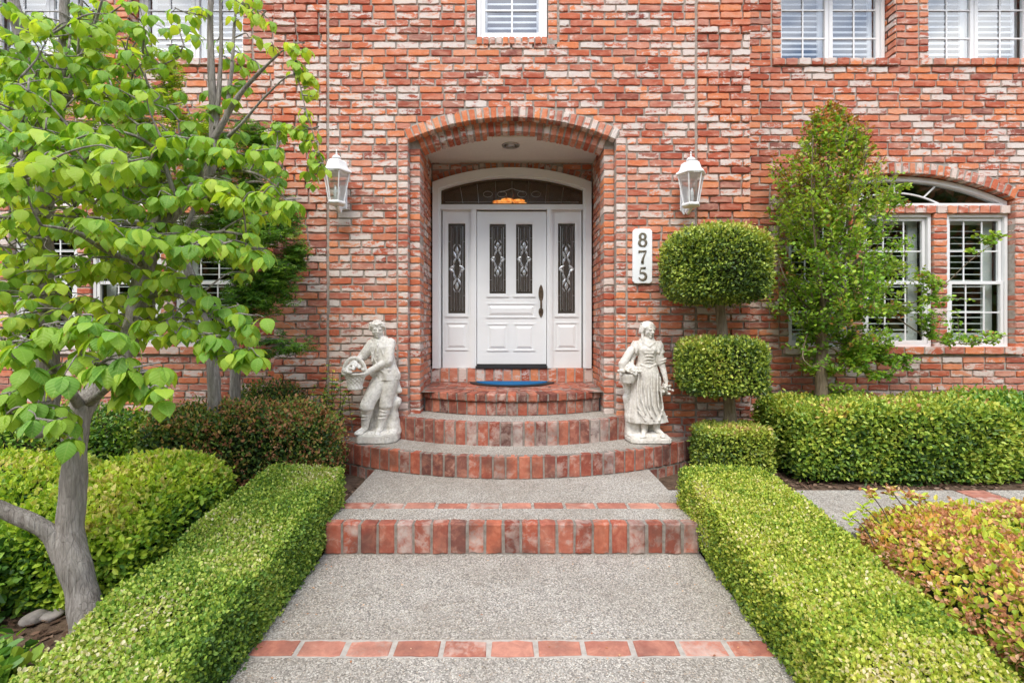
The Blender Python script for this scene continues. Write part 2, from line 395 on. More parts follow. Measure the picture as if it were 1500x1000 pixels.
    def build(s, name, mats, parent=None, smooth=False, bevel=0, angle=None):
        bmesh.ops.recalc_face_normals(s.bm, faces=s.bm.faces)
        if bevel: bmesh.ops.bevel(s.bm, geom=[e for e in s.bm.edges if len(e.link_faces) == 2 and e.calc_face_angle(0) > .6], offset=bevel, segments=2, affect='EDGES', clamp_overlap=True)
        me = bpy.data.meshes.new(name)
        if parent is not None: s.bm.transform(Matrix.Translation(-worldloc(parent)))
        s.bm.to_mesh(me); s.bm.free()
        for m in (mats if isinstance(mats, (list, tuple)) else [mats]): me.materials.append(m)
        if smooth: me.polygons.foreach_set('use_smooth', np.ones(len(me.polygons), dtype=bool))
        o = bpy.data.objects.new(name, me)
        if angle and smooth:
            try: me.set_sharp_from_angle(angle=math.radians(angle))
            except Exception: pass
        return link(o, parent)

class Bricks:
    NS = 5
    def __init__(s): s.V = []; s.F = []; s.A = []; s.MI = []; s.n = 0
    def add(s, c, u, v, n, L, Hh, T=.012, taper=0.0, jit=1.0, ch=.0026):
        """c = centre of the front face; u length, v height, n outward; T how far the sides run back; taper narrows towards -v"""
        N = s.NS
        t = np.linspace(-.5, .5, N + 1)
        bx = np.concatenate([t, t[::-1]]) * L
        t_ = bx / L
        by = np.concatenate([np.full(N + 1, -.5), np.full(N + 1, .5)]) * Hh
        by = by + RN.normal(0, .0021 * jit, len(by)) + np.where(by < 0, RN.normal(0, .0012) * np.sin(t_ * RN.uniform(3, 9) + RN.uniform(0, 6)), 0) ; bx = bx + RN.normal(0, .001 * jit, len(bx))
        cor = np.zeros(len(bx), bool); cor[[0, N, N + 1, 2 * N + 1]] = True
        k = np.where(cor, RN.uniform(.002, .007, len(bx)) * jit, 0)
        bx = bx - np.sign(bx) * k * .7; by = by - np.sign(by) * k * .5
        if taper: bx = bx * (1 + taper * by / Hh)
        fr = RN.normal(0, .0016 * jit)
        tu, tv = RN.normal(0, .004 * jit, 2)
        ix = bx - np.sign(bx) * np.where(cor, ch * 1.1, ch * .2) ; iy = by - np.sign(by) * ch
        z = fr + tu * bx + tv * by
        p0 = np.stack([ix, iy, z + RN.normal(0, .0006, len(bx))], 1)
        p1 = np.stack([bx, by, z - ch], 1)
        p2 = np.stack([bx, by, np.full(len(bx), -T)], 1)
        P = np.concatenate([p0, p1, p2])
        B = np.stack([np.array(u), np.array(v), np.array(n)])
        P = P @ B + np.array(c)
        b = s.n; m = len(bx)
        for i in range(N):
            s.F.append((b + i, b + i + 1, b + m - 2 - i, b + m - 1 - i))
        for r in range(2):
            o = b + r * m
            for i in range(m):
                j = (i + 1) % m; s.F.append((o + i, o + m + i, o + m + j, o + j))
        s.MI += [0] * (N + 2 * m)
        s.V.append(P); s.A.append(np.tile(RN.uniform(0, 1, 3), (3 * m, 1))); s.n += 3 * m
    def quad(s, a, b, c, d):
        s.V.append(np.array([a, b, c, d], float)); s.A.append(np.zeros((4, 3)))
        s.F.append((s.n, s.n + 1, s.n + 2, s.n + 3)); s.MI.append(1); s.n += 4
    def mbox(s, x0, x1, y0, y1, z0, z1):
        v = [(x, y, z) for x in (x0, x1) for y in (y0, y1) for z in (z0, z1)]
        for q in [(0, 1, 3, 2), (4, 6, 7, 5), (0, 4, 5, 1), (2, 3, 7, 6), (0, 2, 6, 4), (1, 5, 7, 3)]: s.quad(*[v[i] for i in q])
    def build(s, name, mats, parent=None):
        F = np.array(s.F)
        o = mesh_obj(name, np.concatenate(s.V), F, mats, parent, s.MI, attrs={'bcol': np.concatenate(s.A)})
        bm = bmesh.new(); bm.from_mesh(o.data); bmesh.ops.recalc_face_normals(bm, faces=bm.faces); bm.to_mesh(o.data); bm.free()
        return o

BL, BP, CP, BH = .2165, .2285, .0734, .0572     # brick length, pitch, course pitch, brick height
def sub(intervals, a, b):
    r = []
    for x0, x1 in intervals:
        if b <= x0 or a >= x1: r.append((x0, x1)); continue
        if a > x0: r.append((x0, a))
        if b < x1: r.append((b, x1))
    return r
def field(bs, z0, z1, D, ivf, proudf=None, T=.024, splits=()):
    """running bond on the plane y=D (facing the camera). ivf(z)-> list of (x0,x1) filled at height z"""
    k = int(math.floor(z0 / CP)); 
    while k * CP < z1:
        zc = (k + .5) * CP; row = k
        ivs = ivf(zc)
        for sp in splits: ivs = sub(ivs, sp - .004, sp + .004)
        for x0, x1 in ivs:
            x = x0 - (row % 2) * .5 * BP + RN.uniform(-.018, .008)
            while x < x1 - .02:
                pitch = BP + RN.uniform(-.010, .010)
                if RN.random() < .045: pitch = BP * .52
                a = max(x, x0); b = min(x + pitch, x1)
                nxt = x + pitch
                if x1 - nxt < .05: b = x1; nxt = x1
                if b - a > .05:
                    pr = proudf(.5 * (a + b), k) if proudf else 0
                    bs.add((.5 * (a + b), D - pr, zc + RN.normal(0, .0008)), (1, 0, 0), (0, 0, 1), (0, -1, 0), (b - a) - .0135, BH + RN.normal(0, .0013), T + pr)
                x = nxt
        k += 1
def mortar_plane(bs, z0, z1, D, ivf, step=CP / 4, depth=.12):
    """mortar skin behind the bricks (a real slab: front, and reveals where it ends)"""
    z = z0; prev = None; start = z0
    def emit(iv, a, b):
        for x0, x1 in iv:
            bs.quad((x0, D, a), (x1, D, a), (x1, D, b), (x0, D, b))
            bs.quad((x0, D + depth, a), (x0, D + depth, b), (x1, D + depth, b), (x1, D + depth, a))
            bs.quad((x0, D, a), (x0, D, b), (x0, D + depth, b), (x0, D + depth, a))
            bs.quad((x1, D, a), (x1, D + depth, a), (x1, D + depth, b), (x1, D, b))
    while z < z1 - 1e-6:
        iv = ivf(z + step / 2)
        if prev is not None and iv != prev: emit(prev, start, z); start = z
        prev = iv; z += step
    emit(prev, start, z)
# ------------------------------------------------------------ ground and paths
Z1, Z2, Z3, Z4, Z5 = .201, .3975, .61, .8265, .994      # step levels
def gz(x, d):
    """soil height: falls gently towards the street, rises to the house"""
    t = min(max((d - 2.6) / 1.3, 0), 1)
    return -.075 + .03 * max(min(d, 3) - 1.5, -2) + .19 * t * t * (3 - 2 * t)
def pathz(d): return -.04 * (3.134 - d)
xs = np.concatenate([np.linspace(-60, -8, 14), np.linspace(-7.6, 7.6, 96), np.linspace(8, 60, 14)])
ds = np.concatenate([np.linspace(-60, -2, 14), np.linspace(-1.8, 6, 100)])
gv = []
for d in ds:
    for x in xs:
        h = gz(x, d) + (.018 * mn.noise(Vector((x * 3, d * 3, 0))) + .01 * mn.noise(Vector((x * 11, d * 11, 3))))
        if abs(x) < 1.30 and d < 5.0: h = min(h, -.16 + (pathz(min(d, 3.1)) if d > -2 else pathz(-2)))
        if abs(x) > 1.15 and 2.9 < d < 3.86: h = min(h, .09)
        if x > 1.3 and 2.3 < d < 3.03: h = max(h, .15 * (d - 2.3) / .7)
        if abs(x) < 2.0 and d > 4.05: h = min(h, .1)
        gv.append((x, d, h))
nx = len(xs); q = []
for j in range(len(ds) - 1):
    for i in range(nx - 1): q.append((j * nx + i, j * nx + i + 1, (j + 1) * nx + i + 1, (j + 1) * nx + i))
tag(mesh_obj('ground', gv, np.array(q), M['soil'], smooth=True), 'dark mulched soil of the planting beds in front of the house', kind='structure')

# lower path, gently falling to the street, with one brick band
pv = []; pf = []
def slab(name, x0, x1, d0, d1, zf, mat, th=.12, label=None):
    n = 10; V = []; Fc = []
    for i in range(n + 1):
        d = d0 + (d1 - d0) * i / n; z = zf(d)
        V += [(x0, d, z), (x1, d, z), (x0, d, z - th), (x1, d, z - th)]
    for i in range(n):
        a = 4 * i; b = a + 4
        Fc += [(a, a + 1, b + 1, b), (a + 2, b + 2, b + 3, a + 3), (a, b, b + 2, a + 2), (a + 1, a + 3, b + 3, b + 1)]
    Fc += [(0, 2, 3, 1), (4 * n, 4 * n + 1, 4 * n + 3, 4 * n + 2)]
    return tag(mesh_obj(name, V, Fc, mat), label, kind='structure')
slab('path', -1.24, 1.24, 2.343, 3.15, pathz, M['agg'], label='grey exposed aggregate front path below the brick step')
slab('path', -1.24, 1.24, -3.0, 2.213, lambda d: pathz(d) , M['agg'], label='grey exposed aggregate front path nearest the viewer')
slab('path_joint', -1.238, 1.238, 2.205, 2.35, lambda d: pathz(d) - .004, M['joint'], label='pale mortar bed of the brick band across the lower path')
bs = Bricks(); x = -1.235
k = 0
while x < 1.2:
    L = .214 + RN.uniform(-.006, .006); L = min(L, 1.235 - x)
    bs.add((x + L / 2, 2.278 + RN.normal(0, .002), pathz(2.278) + .001), (1, 0, 0), (0, 1, .04), (0, -.04, 1), L - .004, .100, .03, ch=.004)
    x += L + .0155; k += 1
tag(bs.build('brick_band', [M['brick_band'], M['joint']]), 'salmon brick band set flush across the lower path', kind='structure')

# upper slab between the front brick step and the curved steps, and the side walk
up = MB(); up.prismz([(-1.236, 3.206), (1.236, 3.206), (1.236, 3.398), (-1.236, 3.398)], Z1 - .14, Z1)
up.prismz([(-1.236, 3.518), (1.236, 3.518), (1.236, 4.55), (-1.236, 4.55)], Z1 - .14, Z1)
up.prismz([(-1.236, 3.39), (1.236, 3.39), (1.236, 3.525), (-1.236, 3.525)], Z1 - .15, Z1 - .005)
tag(up.build('path', M['agg2']), 'upper aggregate slab at the foot of the curved steps', kind='structure')
sw = MB(); sw.prismz([(1.238, 3.02), (3.49, 3.02), (3.49, 3.79), (1.238, 3.79)], .08, Z1 - .004)
sw.prismz([(3.76, 3.02), (7.5, 3.02), (7.5, 3.79), (3.76, 3.79)], .08, Z1 - .004)
sw.prismz([(3.485, 3.03), (3.765, 3.03), (3.765, 3.78), (3.485, 3.78)], .08, Z1 - .012)
tag(sw.build('side_path', M['agg2']), 'aggregate side walk running right behind the clipped hedge', kind='structure')
bs = Bricks(); x = -1.23
while x < 1.2:
    L = min(.217 + RN.uniform(-.005, .005), 1.232 - x)
    bs.add((x + L / 2, 3.458, Z1 + .001), (1, 0, 0), (0, 1, 0), (0, 0, 1), L - .003, .100, .03, ch=.004)
    x += L + .013
for i in range(10):
    bs.add((3.625, 3.06 + i * .077, Z1 - .003), (1, 0, 0), (0, 1, 0), (0, 0, 1), .225, .064, .03)
tag(bs.build('brick_band', [M['brick_band'], M['joint']]), 'thin brick bands inlaid in the upper slab and the side walk', kind='structure')

# ------------------------------------------------------------ brick steps
steps = thing('entry_steps', 'brick-edged steps rising in curves from the path to the white front door', 'steps', (0, 4.0, 0))
bs = Bricks(); n = 21; p = 2.472 / n
for i in range(n):
    bs.add((-1.236 + (i + .5) * p, 3.134, (Z1 + .003 + pathz(3.13)) / 2 + .001), (1, 0, 0), (0, 0, 1), (0, -1, 0), p - .0095, Z1 - .004, .072, ch=.008)
bs.mbox(-1.230, 1.230, 3.141, 3.21, -.05, Z1 - .006)
bs.build('front_step', [M['brick_steps'], M['mortar_dark']], steps)

def arc_front(xc, D0, R, x):
    return D0 + R - math.sqrt(R * R - x * x)
def curved(name, D0, R, xmax, zb, zt, L, depth, dback, rows=1, nosing=None):
    """tread with a ring of upright bricks along its curved front"""
    th = math.asin(min(xmax / R, .999)); nb = int(round(2 * th * R / (L + .0095))); cy = D0 + R
    pr = []
    for i in range(41):
        a = -th + 2 * th * i / 40; pr.append(((R - depth) * math.sin(a), cy - (R - depth) * math.cos(a)))
    tr = MB(); tr.prismz(pr + [(pr[-1][0], dback), (pr[0][0], dback)], zb, zt - .003)
    t = tr.build(name, M['agg2'], steps)
    bs = Bricks(); da = 2 * th / nb
    hh = (zt - zb) / rows
    for rrow in range(rows):
        zz = zt - (rrow + .5) * hh
        for i in range(nb):
            a = -th + (i + .5) * da + (da / 2 if rrow % 2 else 0)
            if a > th: continue
            nrm = (math.sin(a), -math.cos(a), 0); tg = (math.cos(a), math.sin(a), 0)
            rr = R - (.006 if rrow else 0)
            bs.add((rr * nrm[0], cy + rr * nrm[1], zz + (.001 if rrow == 0 else -.003)), tg, (0, 0, 1), nrm, da * R - .0095, hh - (.002 if rows == 1 else .010), depth, ch=.006)
    # mortar core behind the bricks
    o = [(1, (R - .007)), (0, (R - depth - .01))]
    for i in range(40):
        a0 = -th + 2 * th * i / 40; a1 = -th + 2 * th * (i + 1) / 40
        P = lambda a, r, z: (r * math.sin(a), cy - r * math.cos(a), z)
        r0, r1 = R - depth - .005, R - .008
        bs.quad(P(a0, r1, zb), P(a1, r1, zb), P(a1, r1, zt - .004), P(a0, r1, zt - .004))
        bs.quad(P(a0, r1, zt - .004), P(a1, r1, zt - .004), P(a1, r0, zt - .004), P(a0, r0, zt - .004))
    bs.build('brick_edge', [M['brick_steps'], M['mortar_dark']], t)
    return t
curved('lower_curved_step', 4.04, 2.79, 1.83, Z1 - .20, Z2, .098, .060, 4.90, rows=2)
curved('middle_curved_step', 4.387, 2.22, 1.13, Z2 - .03, Z3, .098, .060, 5.00)
# landing of brick with a rounded header nosing
ld = Bricks(); R4, D4 = 1.65, 4.70; cy = D4 + R4; th = math.asin(.935 / R4)
nb = 19; da = 2 * th / nb
for i in range(nb):
    a = -th + (i + .5) * da; nrm = (math.sin(a), -math.cos(a), 0); tg = (math.cos(a), math.sin(a), 0)
    ld.add((R4 * nrm[0], cy + R4 * nrm[1], Z4 - .040), tg, (0, 0, 1), nrm, da * R4 - .012, .080, .20, ch=.014, taper=0)
for i in range(nb):
    a = -th + (i + .5) * da; nrm = (math.sin(a), -math.cos(a), 0); tg = (math.cos(a), math.sin(a), 0)
    rr = R4 - .03
    ld.add((rr * nrm[0], cy + rr * nrm[1], (Z3 + Z4 - .085) / 2), tg, (0, 0, 1), nrm, da * rr - .010, Z4 - .09 - Z3, .09)
for i in range(40):
    a0 = -th + 2 * th * i / 40; a1 = -th + 2 * th * (i + 1) / 40
    P = lambda a, r, z: (r * math.sin(a), cy - r * math.cos(a), z)
    ld.quad(P(a0, R4 - .038, Z3), P(a1, R4 - .038, Z3), P(a1, R4 - .038, Z4 - .012), P(a0, R4 - .038, Z4 - .012))
    ld.quad(P(a0, R4 - .016, Z4 - .074), P(a1, R4 - .016, Z4 - .074), P(a1, R4 - .016, Z4 - .010), P(a0, R4 - .016, Z4 - .010))
    ld.quad(P(a0, R4 - .016, Z4 - .010), P(a1, R4 - .016, Z4 - .010), P(a1, R4 - .5, Z4 - .010), P(a0, R4 - .5, Z4 - .010))
ld.quad((-.96, 4.9, Z4 - .006), (.96, 4.9, Z4 - .006), (.96, 5.75, Z4 - .006), (-.96, 5.75, Z4 - .006))
d = 4.93; row = 0
while d < 5.70:
    x = -.955 - (row % 2) * .11
    while x < .95:
        a, b = max(x, -.955), min(x + .22, .955); lim = arc_front(0, D4 + .21, R4 - .21, min(abs((a + b) / 2), R4 - .25))
        if b - a > .04 and d > lim: ld.add(((a + b) / 2, d, Z4 - .001), (1, 0, 0), (0, 1, 0), (0, 0, 1), b - a - .010, .064, .02)
        x += .2285
    d += .0745; row += 1
# inner rings that follow the nosing
for ring in range(1):
    rr = R4 - .20
ld.build('landing', [M['brick_steps'], M['mortar_dark']], steps)

# ------------------------------------------------------------ the house
house = thing('brick_house', 'red used-brick house front with white windows and an arched entry bay', 'house', (0, 4.76, 0))
DC, DW = 4.76, 5.08
RA, ZA = 2.498, 1.076          # outer entry arch
def arch_half(z, R, zc, w, half_s, zs):
    """half width blocked at height z by an arch ring of width w"""
    Ro = R + w; zt = zs + w * (zs - zc) / R
    if z < zs: return None
    if z < zt: return half_s + (z - zs) * half_s / (zs - zc)
    if z < zc + Ro: return math.sqrt(Ro * Ro - (z - zc) ** 2)
    return 0
def iv_center(z, st=.108):
    iv = [(-2.38, 2.38)]
    if z < 3.35: iv = sub(iv, -1.034 - st, 1.034 + st)
    else:
        h = arch_half(z, RA, ZA, .112, 1.034, 3.35)
        if h: iv = sub(iv, -h, h)
    if z > 4.297: iv = sub(iv, -.354 - st, .354 + st) if st else sub(iv, -.354, .354)
    return iv
def iv_center_m(z):
    iv = [(-2.372, 2.372)]
    if z < 3.35: iv = sub(iv, -1.040, 1.040)
    elif z < ZA + RA + .01:
        h = math.sqrt(max((RA + .012) ** 2 - (z - ZA) ** 2, 0)); iv = sub(iv, -h, h) if h > 0 else iv
    if z > 4.36: iv = sub(iv, -.360, .360)
    return iv
def quoin(x, k):
    if abs(x) > 1.84:
        m = k % 12
        return .016 if m in (0, 6) else (.012 if m < 6 else .004)
    return 0
def stack(bs, x0, x1, D, z0, z1, T, m=True, proud=0):
    k = int(round(z0 / CP))
    while (k + 1) * CP < z1 + .02:
        zc = (k + .5) * CP
        bs.add(((x0 + x1) / 2, D - proud, zc), (1, 0, 0), (0, 0, 1), (0, -1, 0), x1 - x0 - .006, BH + .001, T, ch=.006)
        k += 1
    if m: bs.mbox(x0 + .008, x1 - .008, D + .009, D + T, z0, z1)
def ring(bs, cx, zc, R, half, D, w, T, pitch=.0735):
    th = math.asin(half / R); n = int(round(2 * th * (R + w / 2) / pitch)); da = 2 * th / n
    for i in range(n):
        a = -th + (i + .5) * da
        rc = R + w / 2
        bs.add((cx + rc * math.sin(a), D, zc + rc * math.cos(a)), (math.cos(a), 0, -math.sin(a)), (math.sin(a), 0, math.cos(a)), (0, -1, 0), da * rc - .0105, w - .004, T, taper=.035, ch=.005, jit=1.3)
    for i in range(48):
        a0 = -th + 2 * th * i / 48; a1 = -th + 2 * th * (i + 1) / 48
        P = lambda a, r, y: (cx + r * math.sin(a), y, zc + r * math.cos(a))
        y0, y1, r0, r1 = D + .008, D + T - .002, R + .008, R + w + .01
        bs.quad(P(a0, r0, y0), P(a1, r0, y0), P(a1, r1, y0), P(a0, r1, y0))
        bs.quad(P(a0, r0, y0), P(a0, r0, y1), P(a1, r0, y1), P(a1, r0, y0))
def reveal(bs, x, d0, d1, z0, z1, sgn):
    """bricks on a side face; sgn = +1 faces +x"""
    k = int(round(z0 / CP))
    while (k + 1) * CP < z1 + .03:
        zc = (k + .5) * CP; d = d0 - (k % 2) * .11
        while d < d1 - .01:
            a, b = max(d, d0), min(d + BP, d1)
            if b - a > .03: bs.add((x, (a + b) / 2, zc), (0, 1, 0), (0, 0, 1), (sgn, 0, 0), b - a - .010, BH, .02)
            d += BP
        k += 1
    bs.quad((x - sgn * .010, d0, z0), (x - sgn * .010, d1, z0), (x - sgn * .010, d1, z1), (x - sgn * .010, d0, z1))

bs = Bricks()
field(bs, 0, 5.4, DC, iv_center, quoin, splits=(-1.836, 1.836))
mortar_plane(bs, -.1, 5.4, DC + .0135, iv_center_m)
for s in (-1, 1):
    a, b = sorted((s * 1.034, s * 1.140)); stack(bs, a, b, DC, 6 * CP, 3.36, .098)
    a, b = sorted((s * .930, s * 1.045)); stack(bs, a, b, DC + .10, 8 * CP, 3.33, .205)
    a, b = sorted((s * .356, s * .456)); stack(bs, a, b, DC - .002, 59 * CP, 5.4, .08)
    reveal(bs, s * 2.38, DC + .02, DW + .02, 0, 5.4, s)
ring(bs, 0, ZA, RA, 1.034, DC - .003, .112, .105)
R2 = 2.49; ring(bs, 0, 3.472 - R2, R2, .930, DC + .10, .150, .205)
for s in (-1, 1): bs.mbox(*sorted((s * .938, s * 1.06)), DC + .112, DC + .30, 3.26, 3.52)
# blocking above the second ring so the arches have a real body behind them
bs.quad((-1.05, DC + .12, 3.30), (1.05, DC + .12, 3.30), (1.05, DC + .12, 3.30), (-1.05, DC + .12, 3.30)) if False else None
for i in range(11):
    p = .71 / 10
    bs.add((-.356 + (i + .5) * (.712 / 11), DC - .012, 4.335), (1, 0, 0), (0, 0, 1), (0, -1, 0), .712 / 11 - .008, .068, .10)
bs.mbox(-.45, .45, DC + .0, DC + .08, 4.302, 4.364)
bs.build('front_wall', [M['brick'], M['mortar']], house)

# recess walls, back wall over the door, the brick sill riser
bs = Bricks()
for s in (-1, 1): reveal(bs, s * .966, 5.06, 5.76, Z4 - .05, 3.46, -s)
DB = 5.765; RC = 2.655; ZC = 3.38 - RC
def iv_back(z):
    if z > 3.21 + .0:
        h = arch_half(z, RC, ZC, .10, .94, 3.208)
        return sub([(-.97, .97)], -h, h) if h else [(-.97, .97)]
    return []
field(bs, 3.2, 3.6, DB, iv_back)
ring(bs, 0, ZC, RC + .002, .94, DB - .002, .10, .05)
bs.quad((-1.0, DB + .011, 3.1), (1.0, DB + .011, 3.1), (1.0, DB + .011, 3.6), (-1.0, DB + .011, 3.6))
n = 18
for i in range(n):
    p = 1.93 / n
    bs.add((-.965 + (i + .5) * p, 5.69, (Z4 + Z5) / 2), (1, 0, 0), (0, 0, 1), (0, -1, 0), p - .009, Z5 - Z4 - .004, .12, ch=.006)
bs.mbox(-.965, .965, 5.698, 5.82, Z4 - .1, Z5 - .006)
bs.build('recess_wall', [M['brick'], M['mortar']], house)
cl = MB(); cl.box(-1.0, 1.0, 4.97, 5.8, 3.462, 3.56); cl.build('recess_ceiling', M['stucco'], house)

# wings
def iv_wing(z, m=False):
    iv = [(2.30, 7.6)]
    st = 0 if m else .106
    e = .006 if m else 0
    if z > 4.262 and not m: iv = sub(iv, 2.867 - st, 4.08 if z > 4.34 else 4.12); iv = sub(iv, 4.434 - st, 5.70)
    if m and z > 4.335: iv = sub(iv, 2.867 - e, 4.08 + e + .004); iv = sub(iv, 4.434 - e, 5.70)
    if 1.20 < z < 1.275 and not m: iv = sub(iv, 2.88, 5.42)
    if 1.275 <= z < 2.846: iv = sub(iv, 2.95 - st - e, 5.35 + st + e)
    elif z >= 2.846:
        if m:
            if z < .338 + 2.79: h = math.sqrt(2.79 ** 2 - (z - .338) ** 2); iv = sub(iv, 4.15 - h, 4.15 + h)
        else:
            h = arch_half(z, 2.78, .338, .115, 1.2, 2.846)
            if h: iv = sub(iv, 4.15 - h, 4.15 + h)
    return iv
def wing(sgn):
    def flip(iv): return iv if sgn > 0 else [(-b, -a) for a, b in iv[::-1]]
    X = lambda a, b: sorted((sgn * a, sgn * b))
    bs = Bricks()
    field(bs, 0, 5.4, DW, lambda z: flip(iv_wing(z)))
    mortar_plane(bs, -.1, 5.4, DW + .0135, lambda z: flip(iv_wing(z, True)))
    stack(bs, *X(2.765, 2.867), DW - .003, 58 * CP, 5.4, .12)
    stack(bs, *X(4.332, 4.434), DW - .003, 58 * CP, 5.4, .12)
    for xx, sg in ((4.08, -1), (5.70, -1)): reveal(bs, sgn * xx, DW + .002, DW + .24, 4.34, 5.4, sg * sgn)
    for xx, sg in ((2.867, 1), (4.434, 1)): reveal(bs, sgn * xx, DW + .118, DW + .24, 4.34, 5.4, sg * sgn)
    for xa, xb in ((2.765, 4.12), (4.332, 5.78)):
        n = int((xb - xa) / .1285)
        for i in range(n):
            p = (xb - xa) / n; c = xa + (i + .5) * p
            bs.add((sgn * c, DW - .022, 4.299), (1, 0, 0), (0, 0, 1), (0, -1, 0), p - .010, .068, .24)
        bs.mbox(*X(xa + .01, xb - .01), DW - .012, DW + .20, 4.27, 4.328)
    # lower triple window: jambs, piers, lintel, sill, arch
    for a, b in ((2.845, 2.95), (5.35, 5.455)): stack(bs, *X(a, b), DW - .003, 17 * CP + .03, 2.87, .14)
    for a, b in ((3.622, 3.777), (4.523, 4.678)): stack(bs, *X(a, b), DW + .045, 17 * CP + .03, 2.70, .10)
    n = 21; p = 2.40 / n
    for i in range(n): bs.add((sgn * (2.95 + (i + .5) * p), DW + .035, 2.747), (1, 0, 0), (0, 0, 1), (0, -1, 0), p - .009, .080, .11)
    bs.mbox(*X(2.955, 5.345), DW + .045, DW + .14, 2.712, 2.780)
    n = 12; p = 2.54 / n
    for i in range(n): bs.add((sgn * (2.88 + (i + .5) * p), DW - .030, 1.238), (1, 0, 0), (0, 0, 1), (0, -1, 0), p - .010, .074, .16)
    bs.mbox(*X(2.89, 5.41), DW - .02, DW + .14, 1.205, 1.268)
    ring(bs, sgn * 4.15, .338, 2.78, 1.2, DW - .003, .115, .125)
    return bs.build('wing_wall', [M['brick'], M['mortar']], house)
wing(1); wing(-1)
# body of the house behind the facade
rm = MB()
rm.box(-7.6, 7.6, 9.0, 9.1, -.1, 5.5); rm.box(-7.7, -7.6, 5.09, 9.1, -.1, 5.5); rm.box(7.6, 7.7, 5.09, 9.1, -.1, 5.5)
rm.box(-7.7, 7.7, 4.9, 9.1, 5.4, 5.5); rm.box(-7.6, 7.6, 5.85, 9, .9, .96); rm.box(-7.6, -1.2, 5.6, 9, 3.25, 3.4); rm.box(1.2, 7.6, 5.6, 9, 3.25, 3.4)
rm.box(-1.2, -1.1, 5.3, 9, 0, 5.4); rm.box(1.1, 1.2, 5.3, 9, 0, 5.4)
rm.build('interior', M['room'], house)

# ------------------------------------------------------------ windows
def rect(x0, x1, z0, z1): return [(x0, z0), (x1, z0), (x1, z1), (x0, z1)]
def frame_rect(mb, x0, x1, z0, z1, w, y0, y1):
    mb.strip(rect(x0, x1, z0, z1), rect(x0 + w, x1 - w, z0 + w, z1 - w), y0, y1, closed=True)
def shutter(parent, x0, x1, z0, z1, y, tilt, pitch, top=.07, bot=.09, st=.05):
    mb = MB()
    mb.box(x0, x0 + st, y - .012, y + .012, z0, z1); mb.box(x1 - st, x1, y - .012, y + .012, z0, z1)
    mb.box(x0 + st, x1 - st, y - .011, y + .011, z0, z0 + bot); mb.box(x0 + st, x1 - st, y - .011, y + .011, z1 - top, z1)
    z = z0 + bot + pitch * .5; c, s_ = math.cos(tilt), math.sin(tilt); hw = .031; t = .0045
    while z < z1 - top - .01:
        pts = []
        for u, v in ((-hw, 0), (-hw * .5, t), (hw * .5, t), (hw, 0), (hw * .5, -t), (-hw * .5, -t)):
            pts.append((u * c - v * s_, u * s_ + v * c))
        a = [mb.bm.verts.new((x0 + st + .002, y + py, z + pz)) for py, pz in pts]
        b = [mb.bm.verts.new((x1 - st - .002, y + py, z + pz)) for py, pz in pts]
        n = 6; mb.bm.faces.new(a); mb.bm.faces.new(b[::-1])
        for i in range(n): mb.bm.faces.new((a[i], b[i], b[(i + 1) % n], a[(i + 1) % n]))
        z += pitch
    return mb.build('shutter', M['louvre'], parent)
def pane(parent, x0, x1, z0, z1, y, mat, name='pane'):
    mb = MB(); mb.box(x0, x1, y, y + .005, z0, z1); return mb.build(name, mat, parent)
def upper_window(x0, x1, z0, z1, D, panels=2):
    mb = MB(); frame_rect(mb, x0, x1, z0, z1, .038, D - .03, D + .05)
    w = mb.build('window', M['vinyl'], house, bevel=.002)
    pw = (x1 - x0 - .076) / panels
    for i in range(panels):
        a = x0 + .038 + i * pw; b = a + pw
        sm = MB(); frame_rect(sm, a + .002, b - .002, z0 + .038, z1 - .038, .042, D - .012, D + .03); sm.build('sash', M['vinyl'], w, bevel=.002)
        g = MB(); xm = (a + b) / 2; g.box(xm - .008, xm + .008, D - .002, D + .004, z0 + .08, z1 - .08)
        z = z0 + .31
        while z < z1 - .1: g.box(a + .044, b - .044, D - .003, D + .005, z - .008, z + .008); z += .31
        g.build('muntin', M['vinyl'], w)
        pane(w, a + .044, b - .044, z0 + .08, z1 - .08, D + .008, M['glass_up'])
        shutter(w, a + .01, b - .01, z0 + .04, z1 - .04, D + .10, math.radians(50), .062, bot=.06)
    return w
for s in (-1, 1):
    for a, b in ((2.875, 4.072), (4.442, 5.69)):
        x0, x1 = sorted((s * a, s * b)); upper_window(x0, x1, 4.340, 5.38, DW + .17)
upper_window(-.352, .352, 4.372, 5.38, DC + .07, panels=1)
def dh_window(x0, x1, z0, z1, D):
    mb = MB(); frame_rect(mb, x0 + .003, x1 - .003, z0, z1, .034, D - .03, D + .05)
    w = mb.build('window', M['vinyl'], house, bevel=.002)
    zm = (z0 + z1) / 2 - .03; a, b = x0 + .04, x1 - .04
    for za, zb, y in ((zm - .012, z1 - .036, D + .012), (z0 + .036, zm + .022, D - .012)):
        sm = MB(); frame_rect(sm, a, b, za, zb, .034, y - .012, y + .018); sm.build('sash', M['vinyl'], w, bevel=.002)
        g = MB(); zc = (za + zb) / 2; y2 = y + .003
        for k in (1, 2):
            xm = a + (b - a) * k / 3; g.box(xm - .007, xm + .007, y2, y2 + .006, za + .035, zb - .035)
        g.box(a + .035, b - .035, y2 - .001, y2 + .007, zc - .007, zc + .007)
        g.build('muntin', M['vinyl'], w)
        pane(w, a + .035, b - .035, za + .035, zb - .035, y + .011, M['glass'])
    shutter(w, x0 + .04, x1 - .04, z0 + .02, z1 - .02, D + .115, math.radians(13), .068, bot=.13, st=.105)
    return w
